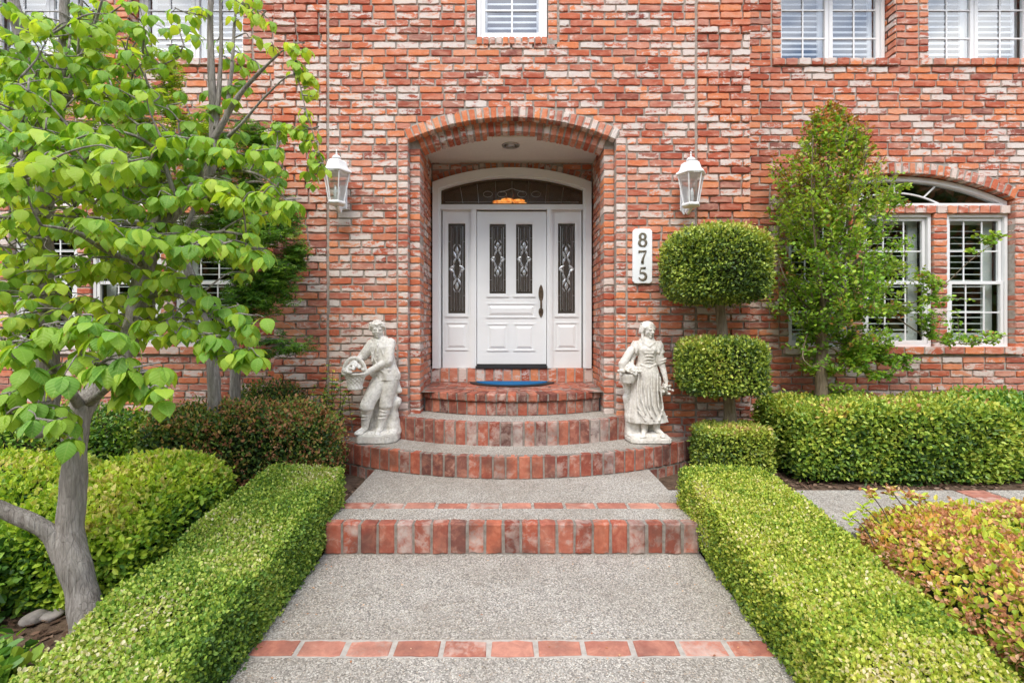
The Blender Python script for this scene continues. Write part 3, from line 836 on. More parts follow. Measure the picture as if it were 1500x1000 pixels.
for s in (-1, 1):
    for a, b in ((2.95, 3.622), (3.777, 4.523), (4.678, 5.35)):
        x0, x1 = sorted((s * a, s * b)); dh_window(x0, x1, 1.272, 2.706, DW + .105)
    # fanlight
    cx = s * 4.15; zc = .338; z0 = 2.790
    def arcpts(R, zb, n=28, hmax=9):
        h = min(math.sqrt(R * R - (zb - zc) ** 2), hmax); th = math.asin(h / R)
        return [(cx + R * math.sin(th * (1 - 2 * i / n)), zc + R * math.cos(th * (1 - 2 * i / n))) for i in range(n + 1)]
    o = arcpts(2.772, z0, hmax=1.193); i_ = arcpts(2.772 - .05, z0 + .03)
    O = [(o[-1][0], z0)] + [(o[0][0], z0)] + o; I = [(i_[-1][0], z0 + .03)] + [(i_[0][0], z0 + .03)] + i_
    mb = MB(); mb.strip(O, I, DW + .075, DW + .15, closed=True); w = mb.build('fanlight', M['vinyl'], house, bevel=.002)
    g = MB(); R3 = 1.05; zc3 = z0 + .15 - R3
    th = math.acos((z0 + .02 - zc3) / R3)
    P = [(cx + R3 * math.sin(th * (1 - 2 * k / 20)), zc3 + R3 * math.cos(th * (1 - 2 * k / 20))) for k in range(21)]
    g.tube([(p[0], DW + .11, p[1]) for p in P], .010, 6)
    for ang in (-34, 0, 34):
        t = math.radians(ang * .52); a0 = (cx + R3 * math.sin(t), zc3 + R3 * math.cos(t))
        L = .135 if ang == 0 else .165; t2 = math.radians(ang * 1.35)
        g.tube([(a0[0], DW + .11, a0[1]), (a0[0] + L * math.sin(t2), DW + .11, a0[1] + L * math.cos(t2))], .009, 6)
    g.build('muntin', M['vinyl'], w)
    gp = MB(); gp.prism(I[1:] if False else i_ + [], DW + .118, DW + .122); gp.build('pane', M['glass'], w)

# ------------------------------------------------------------ front door
DD = 5.72
X = lambda p: fx(p, DD)
Zp = lambda p: fz(p, DD)
def arch_outline(half, zb, R, zc, n=30):
    th = math.asin(half / R)
    return [(R * math.sin(-th + 2 * th * i / n), zc + R * math.cos(-th + 2 * th * i / n)) for i in range(n + 1)]
mb = MB()
oo = arch_outline(.945, 0, RC, ZC); ii = arch_outline(.870, 0, RC - .095, ZC - .0)
mb.strip([(-.945, Z5)] + oo + [(.945, Z5)], [(-.870, Z5)] + ii + [(.870, Z5)], DD - .05, DD + .06)
oo2 = arch_outline(.872, 0, RC - .092, ZC); ii2 = arch_outline(.848, 0, RC - .118, ZC)
mb.strip([(-.872, Z5)] + oo2 + [(.872, Z5)], [(-.848, Z5)] + ii2 + [(.848, Z5)], DD - .028, DD + .06)
ds_ = mb.build('door_surround', M['white'], house, bevel=.002)
mb = MB()
mb.box(-.848, .848, DD - .02, DD + .06, Zp(307), Zp(300))
mb.box(-.848, .848, DD - .034, DD + .0, Zp(307.5) , Zp(305.5))
for a, b in ((690, 698), (801, 809)):
    mb.box(X(a), X(b), DD - .03, DD + .06, Z5, Zp(307))
    mb.box(X(a) + .018, X(b) - .018, DD - .038, DD, Z5, Zp(307) - .001)
mb.build('door_post', M['white'], ds_, bevel=.002)
# transom light
tr_o = arch_outline(.846, 0, RC - .120, ZC); tr_i = arch_outline(.826, 0, RC - .142, ZC)
zb = Zp(300)
mb = MB(); mb.strip([(-.846, zb), (.846, zb)] + tr_o[::-1], [(-.826, zb + .018), (.826, zb + .018)] + tr_i[::-1], DD + .005, DD + .045, closed=True)
tl = mb.build('transom', M['bronze'], house)
gp = MB(); gp.prism([(-.826, zb + .018), (.826, zb + .018)] + tr_i[::-1], DD + .02, DD + .026)
gt = gp.build('pane', M['transom'], tl)
def came(mb, pts, y, r=.0032, closed=False): mb.tube([(p[0], y, p[1]) for p in pts], r, 5, closed=closed)
lm = MB()
for k in (-.62, -.42, -.2, 0, .2, .42, .62):
    a = math.asin(k / (RC - .142)); came(lm, [(k * .95, zb + .02), (k, ZC + (RC - .144) * math.cos(a))], DD + .016, .0022)
came(lm, [(-.80, zb + .035), (.80, zb + .035)], DD + .016, .0022)
for s in (-1, 1):
    for t in range(2):
        cxx = s * (.12 + t * .17); came(lm, [(cxx + .055 * math.cos(a), zb + .13 + .035 * math.sin(a)) for a in np.linspace(0, 2 * math.pi, 17)[:-1]], DD + .015, .003, True)
came(lm, [(-.14, zb + .155), (-.05, zb + .18), (0, zb + .2), (.05, zb + .18), (.14, zb + .155)], DD + .015, .004)
lm.build('came', M['lead'], tl)

def panel_mould(mb, x0, x1, z0, z1, y, w=.02, d=.010):
    mb.strip(rect(x0, x1, z0, z1), rect(x0 + w * .5, x1 - w * .5, z0 + w * .5, z1 - w * .5), y - d, y, closed=True)
    mb.strip(rect(x0 + w * .5, x1 - w * .5, z0 + w * .5, z1 - w * .5), rect(x0 + w, x1 - w, z0 + w, z1 - w), y - d * .5, y, closed=True)
def raised(mb, x0, x1, z0, z1, y, w=.028, d=.012):
    a = [mb.bm.verts.new((p[0], y, p[1])) for p in rect(x0, x1, z0, z1)]
    b = [mb.bm.verts.new((p[0], y - d, p[1])) for p in rect(x0 + w, x1 - w, z0 + w, z1 - w)]
    for i in range(4): mb.bm.faces.new((a[i], a[(i + 1) % 4], b[(i + 1) % 4], b[i]))
    mb.bm.faces.new(b)
def leaf_poly(cx, cz, L, wd, ang):
    pts = []
    for t in np.linspace(0, 1, 7): pts.append((wd * math.sin(math.pi * t), (t - .5) * L))
    for t in np.linspace(1, 0, 7)[1:-1]: pts.append((-wd * math.sin(math.pi * t), (t - .5) * L))
    c, s = math.cos(ang), math.sin(ang)
    return [(cx + x * c - z * s, cz + x * s + z * c) for x, z in pts]
def leaded(parent, x0, x1, z0, z1, y):
    """textured pane, zinc came and a bevelled flower-and-diamond motif"""
    gl = pane(parent, x0, x1, z0, z1, y + .010, M['texglass'], 'leaded_pane')
    w, h = x1 - x0, z1 - z0; cx = (x0 + x1) / 2; k = w / .2
    lm = MB(); i = .16 * w
    came(lm, rect(x0 + i, x1 - i, z0 + i, z1 - i), y + .006, .0034, True)
    came(lm, rect(x0 + i * 1.7, x1 - i * 1.7, z0 + i * 1.6, z1 - i * 1.6), y + .007, .0016, True)
    for zz in (z0 + .2 * h, z0 + .8 * h, z0 + .5 * h):
        for a, b in ((x0, x0 + i), (x1 - i, x1)): came(lm, [(a, zz), (b, zz)], y + .006, .0018)
    for s in (-1, 1):
        came(lm, [(cx + s * w * .14, z0 + i), (cx + s * w * .14, z0 + .27 * h)], y + .006, .0018)
    cz = z0 + .50 * h; A = .125 * h
    dia = [(cx, cz + A), (cx + w * .2, cz + A * .3), (cx + w * .16, cz), (cx + w * .2, cz - A * .3), (cx, cz - A), (cx - w * .2, cz - A * .3), (cx - w * .16, cz), (cx - w * .2, cz + A * .3)]
    came(lm, dia, y + .005, .0034, True)
    came(lm, [(cx, cz + 1.9 * A), (cx, z1 - i)], y + .006, .0018); came(lm, [(cx, cz - 1.9 * A), (cx, z0 + i)], y + .006, .0018)
    lm.build('came', M['lead'], gl)
    bv = MB()
    P = [(cx, cz + A * 1.62, A * .75, w * .10, 0), (cx, cz - A * 1.55, A * .75, w * .10, 0)]
    for s in (-1, 1):
        P += [(cx + s * w * .12, cz + A * 1.2, A * .8, w * .075, s * -.35), (cx + s * w * .13, cz - A * 1.15, A * .75, w * .075, s * .4),
              (cx + s * w * .29, cz + A * .1, A * .66, w * .085, s * .9), (cx + s * w * .29, cz - A * .18, A * .6, w * .085, s * -.9), (cx + s * w * .15, cz + A * .68, A * .62, w * .06, s * .25), (cx + s * w * .15, cz - A * .66, A * .62, w * .06, s * -.25), (cx + s * w * .17, cz + A * 2.0, A * .5, w * .04, s * .5), (cx + s * w * .16, cz - A * 1.9, A * .5, w * .04, s * -.5)]
    for c_ in P:
        pts = leaf_poly(*c_); mid = bv.bm.verts.new((c_[0], y - .001, c_[1]))
        vs = [bv.bm.verts.new((p[0], y + .007, p[1])) for p in pts]
        for q_ in range(len(vs)): bv.bm.faces.new((vs[q_], vs[(q_ + 1) % len(vs)], mid))
    iw = .03 * w
    bv.strip(rect(x0 + iw, x1 - iw, z0 + iw, z1 - iw), rect(x0 + i * .55, x1 - i * .55, z0 + i * .55, z1 - i * .55), y + .0075, y + .0095, closed=True) if False else None
    bv.build('bevelled_motif', M['bevel'], gl)
    return gl
# door leaf
mb = MB(); yd = DD + .012
dx0, dx1, dz0, dz1 = X(698.6), X(800.4), Zp(533), Zp(309.3)
gl_l = (X(717), X(741), Zp(430), Zp(328)); gl_r = (X(756), X(780), Zp(430), Zp(328))
mb.box(dx0, gl_l[0], yd, yd + .05, dz0, dz1); mb.box(gl_r[1], dx1, yd, yd + .05, dz0, dz1); mb.box(gl_l[1], gl_r[0], yd, yd + .05, gl_l[2], gl_l[3])
mb.box(gl_l[0], gl_r[1], yd, yd + .05, gl_l[3], dz1); mb.box(gl_l[0], gl_r[1], yd, yd + .05, dz0, gl_l[2])
for g in (gl_l, gl_r): panel_mould(mb, g[0] - .036, g[1] + .036, g[2] - .040, g[3] + .040, yd, .036, .012)
panel_mould(mb, X(712.5), X(785.5), Zp(465.5), Zp(444), yd, .022); raised(mb, X(712.5) + .03, X(785.5) - .03, Zp(465.5) + .03, Zp(444) - .03, yd, .03)
for a, b in ((712.5, 744.7), (752, 783.8)):
    panel_mould(mb, X(a), X(b), Zp(514), Zp(474), yd, .022); raised(mb, X(a) + .026, X(b) - .026, Zp(514) + .026, Zp(474) - .026, yd, .03)
door = mb.build('front_door', M['white'], house)
for g in (gl_l, gl_r): leaded(door, g[0] - .001, g[1] + .001, g[2] - .001, g[3] + .001, yd + .01)
hb = MB(); hx = X(792.5)
pl = []
zt_, zb_ = Zp(417), Zp(464.5); hl = zt_ - zb_
for t in np.linspace(0, 1, 25):
    wv = .030 * (math.sin(math.pi * min(t / .55, 1)) ** .6 if t < .5 else (.32 if t < .72 else .95 * math.sin(math.pi * (t - .66) / .34) ** .7 if t < .995 else 0)) ; pl.append((max(wv, .004), zt_ - t * hl))
hb.prism([(hx + w, z) for w, z in pl] + [(hx - w, z) for w, z in pl[::-1]], yd - .010, yd + .001)
hb.tube([(hx, yd - .006, zt_ - .42 * hl), (hx, yd - .045, zt_ - .46 * hl), (hx, yd - .055, zt_ - .62 * hl), (hx, yd - .048, zt_ - .76 * hl), (hx, yd - .006, zt_ - .84 * hl)], [.009, .010, .012, .010, .012], 8)
hb.lathe([(.012, 0), (.014, .004)], (hx, yd - .012, zt_ - .2 * hl), 12)
hb.build('door_handle', M['bronze'], door, bevel=.002)
mb = MB(); mb.box(X(697), X(801.5), DD - .045, DD + .05, Z5, Zp(535.5)); mb.box(X(698), X(800.5), DD - .01, DD + .04, Zp(535.5), Zp(533.5))
mb.build('threshold', M['black'], house)
# sidelights
for a, b, g0, g1 in ((648, 690, 656.4, 681.5), (809, 852, 817.5, 842.5)):
    mb = MB(); sx0, sx1 = max(X(a), -.848), min(X(b) , .848); g = (X(g0), X(g1), Zp(459), Zp(327))
    mb.box(sx0, g[0], yd, yd + .05, Z5, Zp(307)); mb.box(g[1], sx1, yd, yd + .05, Z5, Zp(307))
    mb.box(g[0], g[1], yd, yd + .05, g[3], Zp(307)); mb.box(g[0], g[1], yd, yd + .05, Z5, g[2])
    panel_mould(mb, g[0] - .038, g[1] + .038, g[2] - .042, g[3] + .042, yd, .038, .012)
    panel_mould(mb, g[0] - .036, g[1] + .036, Zp(513), Zp(472), yd, .022); raised(mb, g[0] - .008, g[1] + .008, Zp(513) + .028, Zp(472) - .028, yd, .03)
    sl_ = mb.build('sidelight', M['white'], house)
    leaded(sl_, g[0] - .001, g[1] + .001, g[2] - .001, g[3] + .001, yd + .01)

# ------------------------------------------------------------ things on the house
# recessed lamp in the entry ceiling
dl = thing('recessed_ceiling_light', 'small round recessed downlight in the ceiling of the entry recess', 'ceiling light', (-.015, 5.2, 3.46))
mb = MB()
for r0, r1, z0, z1 in ((.095, .07, 3.455, 3.450),):
    mb.lathe([(.098, 3.461), (.096, 3.452), (.074, 3.449), (.066, 3.456), (.066, 3.461)], (-.015, 5.2, 0), 32)
mb.build('trim_ring', M['chrome'], dl, smooth=True)
mb = MB(); mb.ell((-.015, 5.2, 3.459), (.058, .058, .022)); mb.build('lens', M['seedglass'] if False else M['chrome'], dl, smooth=True)
# chandelier behind the transom
ch = thing('chandelier', 'lit amber glass chandelier seen through the transom over the door', 'chandelier', (-.03, 7.0, 3.2))
mb = MB(); mb.tube([(-.03, 7, 3.40), (-.03, 7, 4.4)], .012, 8); mb.lathe([(.02, 3.22), (.05, 3.26), (.03, 3.34), (.02, 3.42)], (-.03, 7, 0), 16)
for k in range(6):
    a = k * math.pi / 3; mb.tube([(-.03 + .03 * math.cos(a), 7 + .03 * math.sin(a), 3.33), (-.03 + .13 * math.cos(a), 7 + .13 * math.sin(a), 3.40), (-.03 + .21 * math.cos(a), 7 + .21 * math.sin(a), 3.31)], .009, 6)
mb.build('arms', M['bronze'], ch)
for k in range(6):
    a = k * math.pi / 3 + .3; mb = MB()
    mb.lathe([(.02, -.03), (.065, -.02), (.085, .01), (.09, .03)], (-.03 + .17 * math.cos(a), 7 + .17 * math.sin(a), 3.27), 16); mb.build('glass_shade', M['amber'], ch, smooth=True)

# wall lanterns
def lantern(px, label):
    x = fx(px, 4.58); D = 4.58
    zt = fz(219 if px < 750 else 222, D); g = 'white lanterns flanking the entry'
    L = thing('wall_lantern', label, 'lantern', (x, DC, zt - .4), g)
    z = zt; ph = math.radians(0)
    mb = MB(); n = 6
    mb.lathe([(.004, 0), (.008, -.012), (.004, -.03), (.012, -.040), (.006, -.052), (.03, -.062), (.042, -.078), (.044, -.086), (.022, -.092), (.022, -.104)], (x, D, z), 14)
    mb.lathe([(.020, -.098), (.070, -.108), (.096, -.126), (.104, -.160), (.114, -.188), (.142, -.208), (.146, -.224), (.132, -.232), (.10, -.234)], (x, D, z), 6, ph)
    for k in range(3):
        mb.lathe([(.003, 0), (.0055, -.006), (.003, -.012)], (x + (k - 1) * .02, D - .145, z - .235), 6)
    mb.build('cap', M['lantern'], L, bevel=.003)
    mb = MB(); rt, rb, zt2, zb2 = .122, .072, -.232, -.505
    for k in range(6):
        a = ph + k * math.pi / 3
        mb.tube([(x + rt * math.cos(a), D + rt * math.sin(a), z + zt2), (x + rb * math.cos(a), D + rb * math.sin(a), z + zb2)], .0062, 6)
    mb.lathe([(rb + .004, zb2 + .006), (rb + .016, zb2), (rb + .018, zb2 - .016), (rb + .006, zb2 - .026), (.03, zb2 - .034)], (x, D, z), 6, ph)
    mb.build('cage', M['lantern'], L, bevel=.002)
    mb = MB(); mb.lathe([(rt - .003, zt2), (rb - .003, zb2)], (x, D, z), 6, ph)
    fs = [f for f in mb.bm.faces if abs(f.normal.z) > .9 or len(f.verts) == 6]; bmesh.ops.delete(mb.bm, geom=fs, context='FACES_ONLY')
    mb.build('lantern_glass', M['seedglass'], L)
    mb = MB()
    for k in range(3):
        a = k * 2.1 + .5; cx_, cy_ = x + .024 * math.cos(a), D + .024 * math.sin(a)
        mb.lathe([(.011, -.50), (.011, -.42), (.0145, -.405), (.012, -.38), (.003, -.352)], (cx_, cy_, z), 10)
    mb.build('candle_bulb', M['louvre'], L, smooth=True)
    mb = MB(); mb.box(x - .045, x + .045, DC - .022, DC - .002, z - .535, z - .30, .008)
    mb.tube([(x, DC - .01, z - .44), (x, DC - .05, z - .50), (x, DC - .06, z - .545), (x, DC - .1, z - .575), (x, D, z - .54)], [.016, .015, .015, .016, .02], 8)
    mb.tube([(x - .02, DC - .01, z - .52), (x - .01, DC - .03, z - .57)], [.014, .01], 8)
    mb.build('wall_bracket', M['lantern'], L, bevel=.002)
lantern(493, 'white hexagonal wall lantern left of the entry, partly behind dogwood leaves')
lantern(1012, 'white hexagonal wall lantern above the house number and topiary')

# house number plate
D = DC - .03; x0, x1, z0, z1 = fx(927, D), fx(955.5, D), fz(415, D), fz(335, D)
pl = thing('house_number_plaque', 'white upright plaque reading 875 on the brick right of the door', 'house number', ((x0 + x1) / 2, DC, z0))
c = .022; mb = MB()
mb.prism([(x0 + c, z0), (x1 - c, z0), (x1, z0 + c), (x1, z1 - c), (x1 - c, z1), (x0 + c, z1), (x0, z1 - c), (x0, z0 + c)], D, DC + .0)
mb.build('plate', M['white'], pl, bevel=.004)
def digit(ch_, cx, cz, h, name):
    s = h / 2; mb = MB(); y = D - .006
    def st(pts, r): mb.tube([(cx + p[0] * s, y, cz + p[1] * s) for p in pts], [q * s for q in r] if isinstance(r, list) else r * s, 8, flat=.35)
    if ch_ == '8':
        for zc_, rx, rz in ((.47, .40, .45), (-.46, .50, .50)):
            P = [(rx * math.cos(a), zc_ + rz * math.sin(a)) for a in np.linspace(0, 2 * math.pi, 25)[:-1]]
            mb.tube([(cx + p[0] * s, y, cz + p[1] * s) for p in P], [s * (.09 + .10 * abs(math.cos(a))) for a in np.linspace(0, 2 * math.pi, 25)[:-1]], 8, flat=.35, closed=True)
    if ch_ == '7':
        st([(-.52, .86), (0, .84), (.52, .86)], [.15, .13, .13]); st([(-.52, .95), (-.54, .55)], [.13, .06])
        st([(.52, .86), (.22, .25), (.02, -.3), (-.06, -.92)], [.09, .12, .17, .22])
    if ch_ == '5':
        st([(.45, .86), (-.30, .84)], [.15, .13]); st([(-.30, .9), (-.40, .08)], [.08, .08])
        P = [(-.05 + .52 * math.cos(a), -.36 + .52 * math.sin(a)) for a in np.linspace(2.3, -2.7, 20)]
        st(P, [.07 + .13 * math.sin(math.pi * i / 19) for i in range(20)]); st([(P[-1][0], P[-1][1]), (P[-1][0] + .02, P[-1][1] + .06)], [.15, .12])
    return mb.build(name, M['digit'], pl, smooth=True)
cxp = (x0 + x1) / 2
for chh, py in (('8', 351), ('7', 376.5), ('5', 401)): digit(chh, cxp, fz(py, D), .135, 'numeral')

# doormat
dm = thing('doormat', 'blue half-round doormat with dark rubber rim on the brick landing', 'doormat', (0, 5.5, Z4))
def half_round(hx_, d0, d1, yb=5.655):
    return [(hx_ * math.cos(a), yb - (yb - d0) * math.sin(a)) for a in np.linspace(0, math.pi, 25)]
mb = MB(); mb.prismz(half_round(.50, 5.26, 0), Z4 + .002, Z4 + .014); mb.build('rim', M['black'], dm, bevel=.003)
mb = MB(); mb.prismz([(p[0] * .84 + .0, 5.65 - (5.655 - p[1]) * .86) for p in half_round(.50, 5.26, 0)], Z4 + .014, Z4 + .022); mb.build('pile', M['mat'], dm, bevel=.003)
# ------------------------------------------------------------ foliage helpers
def hexleaf(w=.55, fold=.10, droop=.06):
    V = np.array([(0, 0, 0), (-w * .8, .30, fold), (-w * .72, .70, fold * .8 - droop * .5), (0, 1, -droop), (w * .72, .70, fold * .8 - droop * .5), (w * .8, .30, fold)])
    V[[1, 2, 4, 5], 0] *= .62
    return V, np.array([(0, 3, 2, 1), (0, 5, 4, 3)])
def starleaf():
    V = []; Fc = []
    for i, (a, l) in enumerate(((-100, .55), (-52, .85), (0, 1.0), (52, .85), (100, .55))):
        t = math.radians(a); dx, dy = math.sin(t), math.cos(t); px_, py_ = dy, -dx; w = .11; b = len(V)
        V += [(0, 0, 0), (dx * l * .5 + px_ * w, dy * l * .5 + py_ * w, .02), (dx * l, dy * l, -.10), (dx * l * .5 - px_ * w, dy * l * .5 - py_ * w, .02)]
        Fc.append((b, b + 1, b + 2, b + 3))
    return np.array(V), np.array(Fc)
def dogleaf():
    T = [0, .08, .22, .40, .58, .74, .88, 1.0]; Wd = [.01, .15, .29, .355, .33, .24, .11, .004]
    V = []; UV = []; Fc = []
    for t, w in zip(T, Wd):
        zc = .10 * t - .42 * t * t
        for s, k in ((-1, 1.0), (-.5, .55), (0, 0), (.5, .55), (1, 1.0)):
            V.append((s * w, t - .05 * abs(s) * t, zc + .13 * w / .4 * (abs(s) ** 1.3) - .10 * (abs(s) ** 3) * w / .4)); UV.append((.5 + s * w / .84, t, 0))
    for i in range(len(T) - 1):
        for j in range(4):
            a = i * 5 + j; Fc.append((a, a + 1, a + 6, a + 5))
    return np.array(V), np.array(Fc), np.array(UV)
HEX = hexleaf(); HEXW = hexleaf(.72, .08, .08); STAR = starleaf()
def norm(a): return a / np.maximum(np.linalg.norm(a, axis=1, keepdims=True), 1e-9)
def leaves(name, P, Dr, Nr, size, mat, tmpl=HEX, parent=None, rn=None, uv=None, smooth=False):
    V, Fc = tmpl[0], tmpl[1]; n = len(P)
    Dr = norm(Dr); X = norm(np.cross(Dr, Nr)); Nn = np.cross(X, Dr)
    size = np.broadcast_to(np.asarray(size, float), (n,))
    W = (V[None, :, 0, None] * X[:, None, :] + V[None, :, 1, None] * Dr[:, None, :] + V[None, :, 2, None] * Nn[:, None, :]) * size[:, None, None] + P[:, None, :]
    m = len(V); Fa = (Fc[None] + (np.arange(n) * m)[:, None, None]).reshape(-1, Fc.shape[1])
    if rn is None: rn = RN.uniform(0, 1, (n, 3))
    at = {'lrnd': np.repeat(rn, m, axis=0)}
    if uv is not None: at['luv'] = np.tile(uv, (n, 1))
    return mesh_obj(name, W.reshape(-1, 3), Fa, mat, parent, attrs=at, smooth=smooth)
def wob(P, f, seed=0, oct=3):
    """cheap smooth noise on an array of points, about -1..1"""
    r = np.random.default_rng(seed + 101); out_ = np.zeros(len(P)); amp = 1; tot = 0
    for o in range(oct):
        for k in range(4):
            d = r.normal(size=3); d /= np.linalg.norm(d)
            out_ += amp * np.sin((P @ d) * f * (2 ** o) * r.uniform(.8, 1.3) + r.uniform(0, 6.28)) * .5
        tot += amp; amp *= .55
    return out_ / tot
def supersurf(n, k, half, faces=None):
    """points and normals on a superellipsoid inscribed in the box of half sizes; k high = boxy"""
    a, b, c = half; areas = np.array([b * c, b * c, a * c, a * c, a * b, a * b])
    if faces is not None: areas = areas * np.array(faces)
    f = RN.choice(6, n, p=areas / areas.sum()); u, v = RN.uniform(-1, 1, (2, n)); P = np.zeros((n, 3))
    ax = f // 2; sg = np.where(f % 2 == 0, -1.0, 1.0)
    for i in range(3):
        s = ax == i; o = [j for j in range(3) if j != i]
        P[s, i] = sg[s]; P[s, o[0]] = u[s]; P[s, o[1]] = v[s]
    r = (np.abs(P) ** k).sum(1) ** (1 / k); P = P / r[:, None]
    N = np.sign(P) * np.abs(P) ** (k - 1) / np.array(half)
    return P, norm(N)
def cubegrid(m):
    V = {}; L = []; Fc = []
    def gid(p):
        if p not in V: V[p] = len(L); L.append(p)
        return V[p]
    for ax in range(3):
        for sg in (-m, m):
            for i in range(-m, m, 2):
                for j in range(-m, m, 2):
                    q = []
                    for a, b in ((i, j), (i + 2, j), (i + 2, j + 2), (i, j + 2)):
                        p = [0, 0, 0]; p[ax] = sg; o = [t for t in range(3) if t != ax]; p[o[0]] = a; p[o[1]] = b; q.append(gid(tuple(p)))
                    Fc.append(q if sg > 0 else q[::-1])
    return np.array(L, float) / m, np.array(Fc)
M['core'] = mat_simple('shade_dark_twig_core', (.035, .045, .018), .95, 40, .6, .02, .05, col2=(.06, .05, .03))  # twig brown-green, darkened to stand for the shade inside a shrub
def bush(name, label, cat, n, k, half, mapf, leaf, mat, jit=.03, deep=.05, tmpl=HEX, out_=.55, up=.35, rnds=.75, group=None, bump=(.02, 6), faces=(1, 1, 1, 1, .0, 1), parent=None, core=True, topyellow=0.0, seed=1, sx=1):
    """clipped shrub: a twig-toned core, darkened as inner shade, with leaves through the outer shell. mapf maps the unit-box points to world"""
    root = parent or thing(name, label, cat, tuple(mapf(np.array([[0, 0, -1.0]]))[0]), group)
    P, N = supersurf(n, k, half, faces)
    W = mapf(P); N = N * np.array([sx, 1, 1])
    eps = 1e-3
    b = wob(W, bump[1], seed) * bump[0]
    dep = RN.random(n) ** 1.6 * deep
    W = W + N * (b - dep + RN.normal(0, jit * .3, n))[:, None] + RN.normal(0, jit * .3, (n, 3))
    Dr = N * out_ + np.array([0, 0, up]) + RN.normal(0, rnds, (n, 3)) * .8
    Nr = N * .6 + np.array([0, 0, .5]) + RN.normal(0, .55, (n, 3))
    rn = RN.uniform(0, 1, (n, 3))
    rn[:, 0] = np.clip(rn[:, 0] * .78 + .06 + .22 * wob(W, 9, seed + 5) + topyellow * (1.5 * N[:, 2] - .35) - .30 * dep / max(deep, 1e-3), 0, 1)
    sz = leaf * RN.uniform(.65, 1.25, n)
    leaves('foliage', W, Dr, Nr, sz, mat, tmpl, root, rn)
    if core:
        G, Fc = cubegrid(16); r = (np.abs(G) ** k).sum(1) ** (1 / k); G = G / r[:, None]
        Nn = norm(np.sign(G) * np.abs(G) ** (k - 1) / np.array(half))
        Wc = mapf(G); Nn = Nn * np.array([sx, 1, 1]); Wc = Wc + Nn * (wob(Wc, bump[1], seed) * bump[0] - deep * .95 - .004)[:, None]
        mesh_obj('branches', Wc, Fc, M['core'], root, smooth=True)  # closed core surface; the inner shade is in its dark colour
    return root
def ghm(x, d): return np.array([gz(a, b) for a, b in zip(x, d)])

# ------------------------------------------------------------ the two long clipped hedges along the path
def hedge_map(sgn, xo):
    DP = np.array([1.15, 1.4, 1.8, 2.2, 2.68, 3.05, 3.52]); ZP = np.array([.13, .165, .235, .295, .345, .40, .485])
    XI = np.array([1.235, 1.235, 1.235, 1.235, 1.24, 1.235, 1.21]); XO = np.array([1.84, 1.84, 1.84, 1.86, 1.88, 1.87, 1.81]) + xo
    def f(P):
        d = 2.33 + P[:, 1] * 1.19
        xi, xx, zt = np.interp(d, DP, XI), np.interp(d, DP, XO), np.interp(d, DP, ZP)
        zb = np.interp(d, [1.15, 2.9, 3.2, 3.52], [-.11, -.06, .08, .15])
        x = (xi + xx) / 2 + P[:, 0] * (xx - xi) / 2; z = (zb + zt) / 2 + P[:, 2] * (zt - zb) / 2
        return np.stack([sgn * x, d, z], 1)
    return f
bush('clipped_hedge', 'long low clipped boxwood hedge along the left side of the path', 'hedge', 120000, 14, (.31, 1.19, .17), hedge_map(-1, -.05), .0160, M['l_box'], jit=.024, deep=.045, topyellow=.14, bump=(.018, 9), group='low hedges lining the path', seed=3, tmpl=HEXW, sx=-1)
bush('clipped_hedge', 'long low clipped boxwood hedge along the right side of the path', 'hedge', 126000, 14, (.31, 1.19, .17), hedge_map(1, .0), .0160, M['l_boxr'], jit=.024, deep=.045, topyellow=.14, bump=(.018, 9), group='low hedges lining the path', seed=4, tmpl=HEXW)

def boxmap(x0, x1, d0, d1, z0, z1, slope=0, dome=0):
    def f(P):
        x = (x0 + x1) / 2 + P[:, 0] * (x1 - x0) / 2; d = (d0 + d1) / 2 + P[:, 1] * (d1 - d0) / 2
        z = (z0 + z1) / 2 + P[:, 2] * (z1 - z0) / 2
        z = z + slope * P[:, 1] * (P[:, 2] + 1) / 2 - dome * (P[:, 0] ** 2 + P[:, 1] ** 2) * (P[:, 2] + 1) / 2
        return np.stack([x, d, z], 1)
    return f
# left: lime shrubs behind the hedge
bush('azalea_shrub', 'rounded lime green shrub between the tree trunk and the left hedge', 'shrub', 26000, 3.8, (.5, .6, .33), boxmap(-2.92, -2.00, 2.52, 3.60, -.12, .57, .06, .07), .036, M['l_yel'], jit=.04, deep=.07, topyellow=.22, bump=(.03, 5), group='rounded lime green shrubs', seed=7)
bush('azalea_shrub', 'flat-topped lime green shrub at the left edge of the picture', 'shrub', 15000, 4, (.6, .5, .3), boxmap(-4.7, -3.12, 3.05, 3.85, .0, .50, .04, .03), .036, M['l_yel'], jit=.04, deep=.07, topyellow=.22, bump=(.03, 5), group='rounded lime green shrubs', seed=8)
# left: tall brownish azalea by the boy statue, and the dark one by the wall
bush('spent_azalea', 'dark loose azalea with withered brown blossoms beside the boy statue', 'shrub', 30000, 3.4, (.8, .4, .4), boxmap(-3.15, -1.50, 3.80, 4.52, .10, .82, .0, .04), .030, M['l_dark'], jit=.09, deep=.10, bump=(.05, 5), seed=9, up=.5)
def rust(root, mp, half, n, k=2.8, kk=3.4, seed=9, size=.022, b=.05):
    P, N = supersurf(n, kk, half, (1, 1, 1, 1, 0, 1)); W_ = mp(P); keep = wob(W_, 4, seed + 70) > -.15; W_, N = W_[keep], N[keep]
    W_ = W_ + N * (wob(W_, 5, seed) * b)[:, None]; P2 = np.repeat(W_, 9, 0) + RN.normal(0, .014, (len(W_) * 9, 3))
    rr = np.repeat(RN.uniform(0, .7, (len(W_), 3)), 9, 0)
    leaves('blossom', P2, RN.normal(0, 1, P2.shape), RN.normal(0, 1, P2.shape), size * RN.uniform(.6, 1.3, len(P2)), M['l_spent'], HEXW, root, rr)
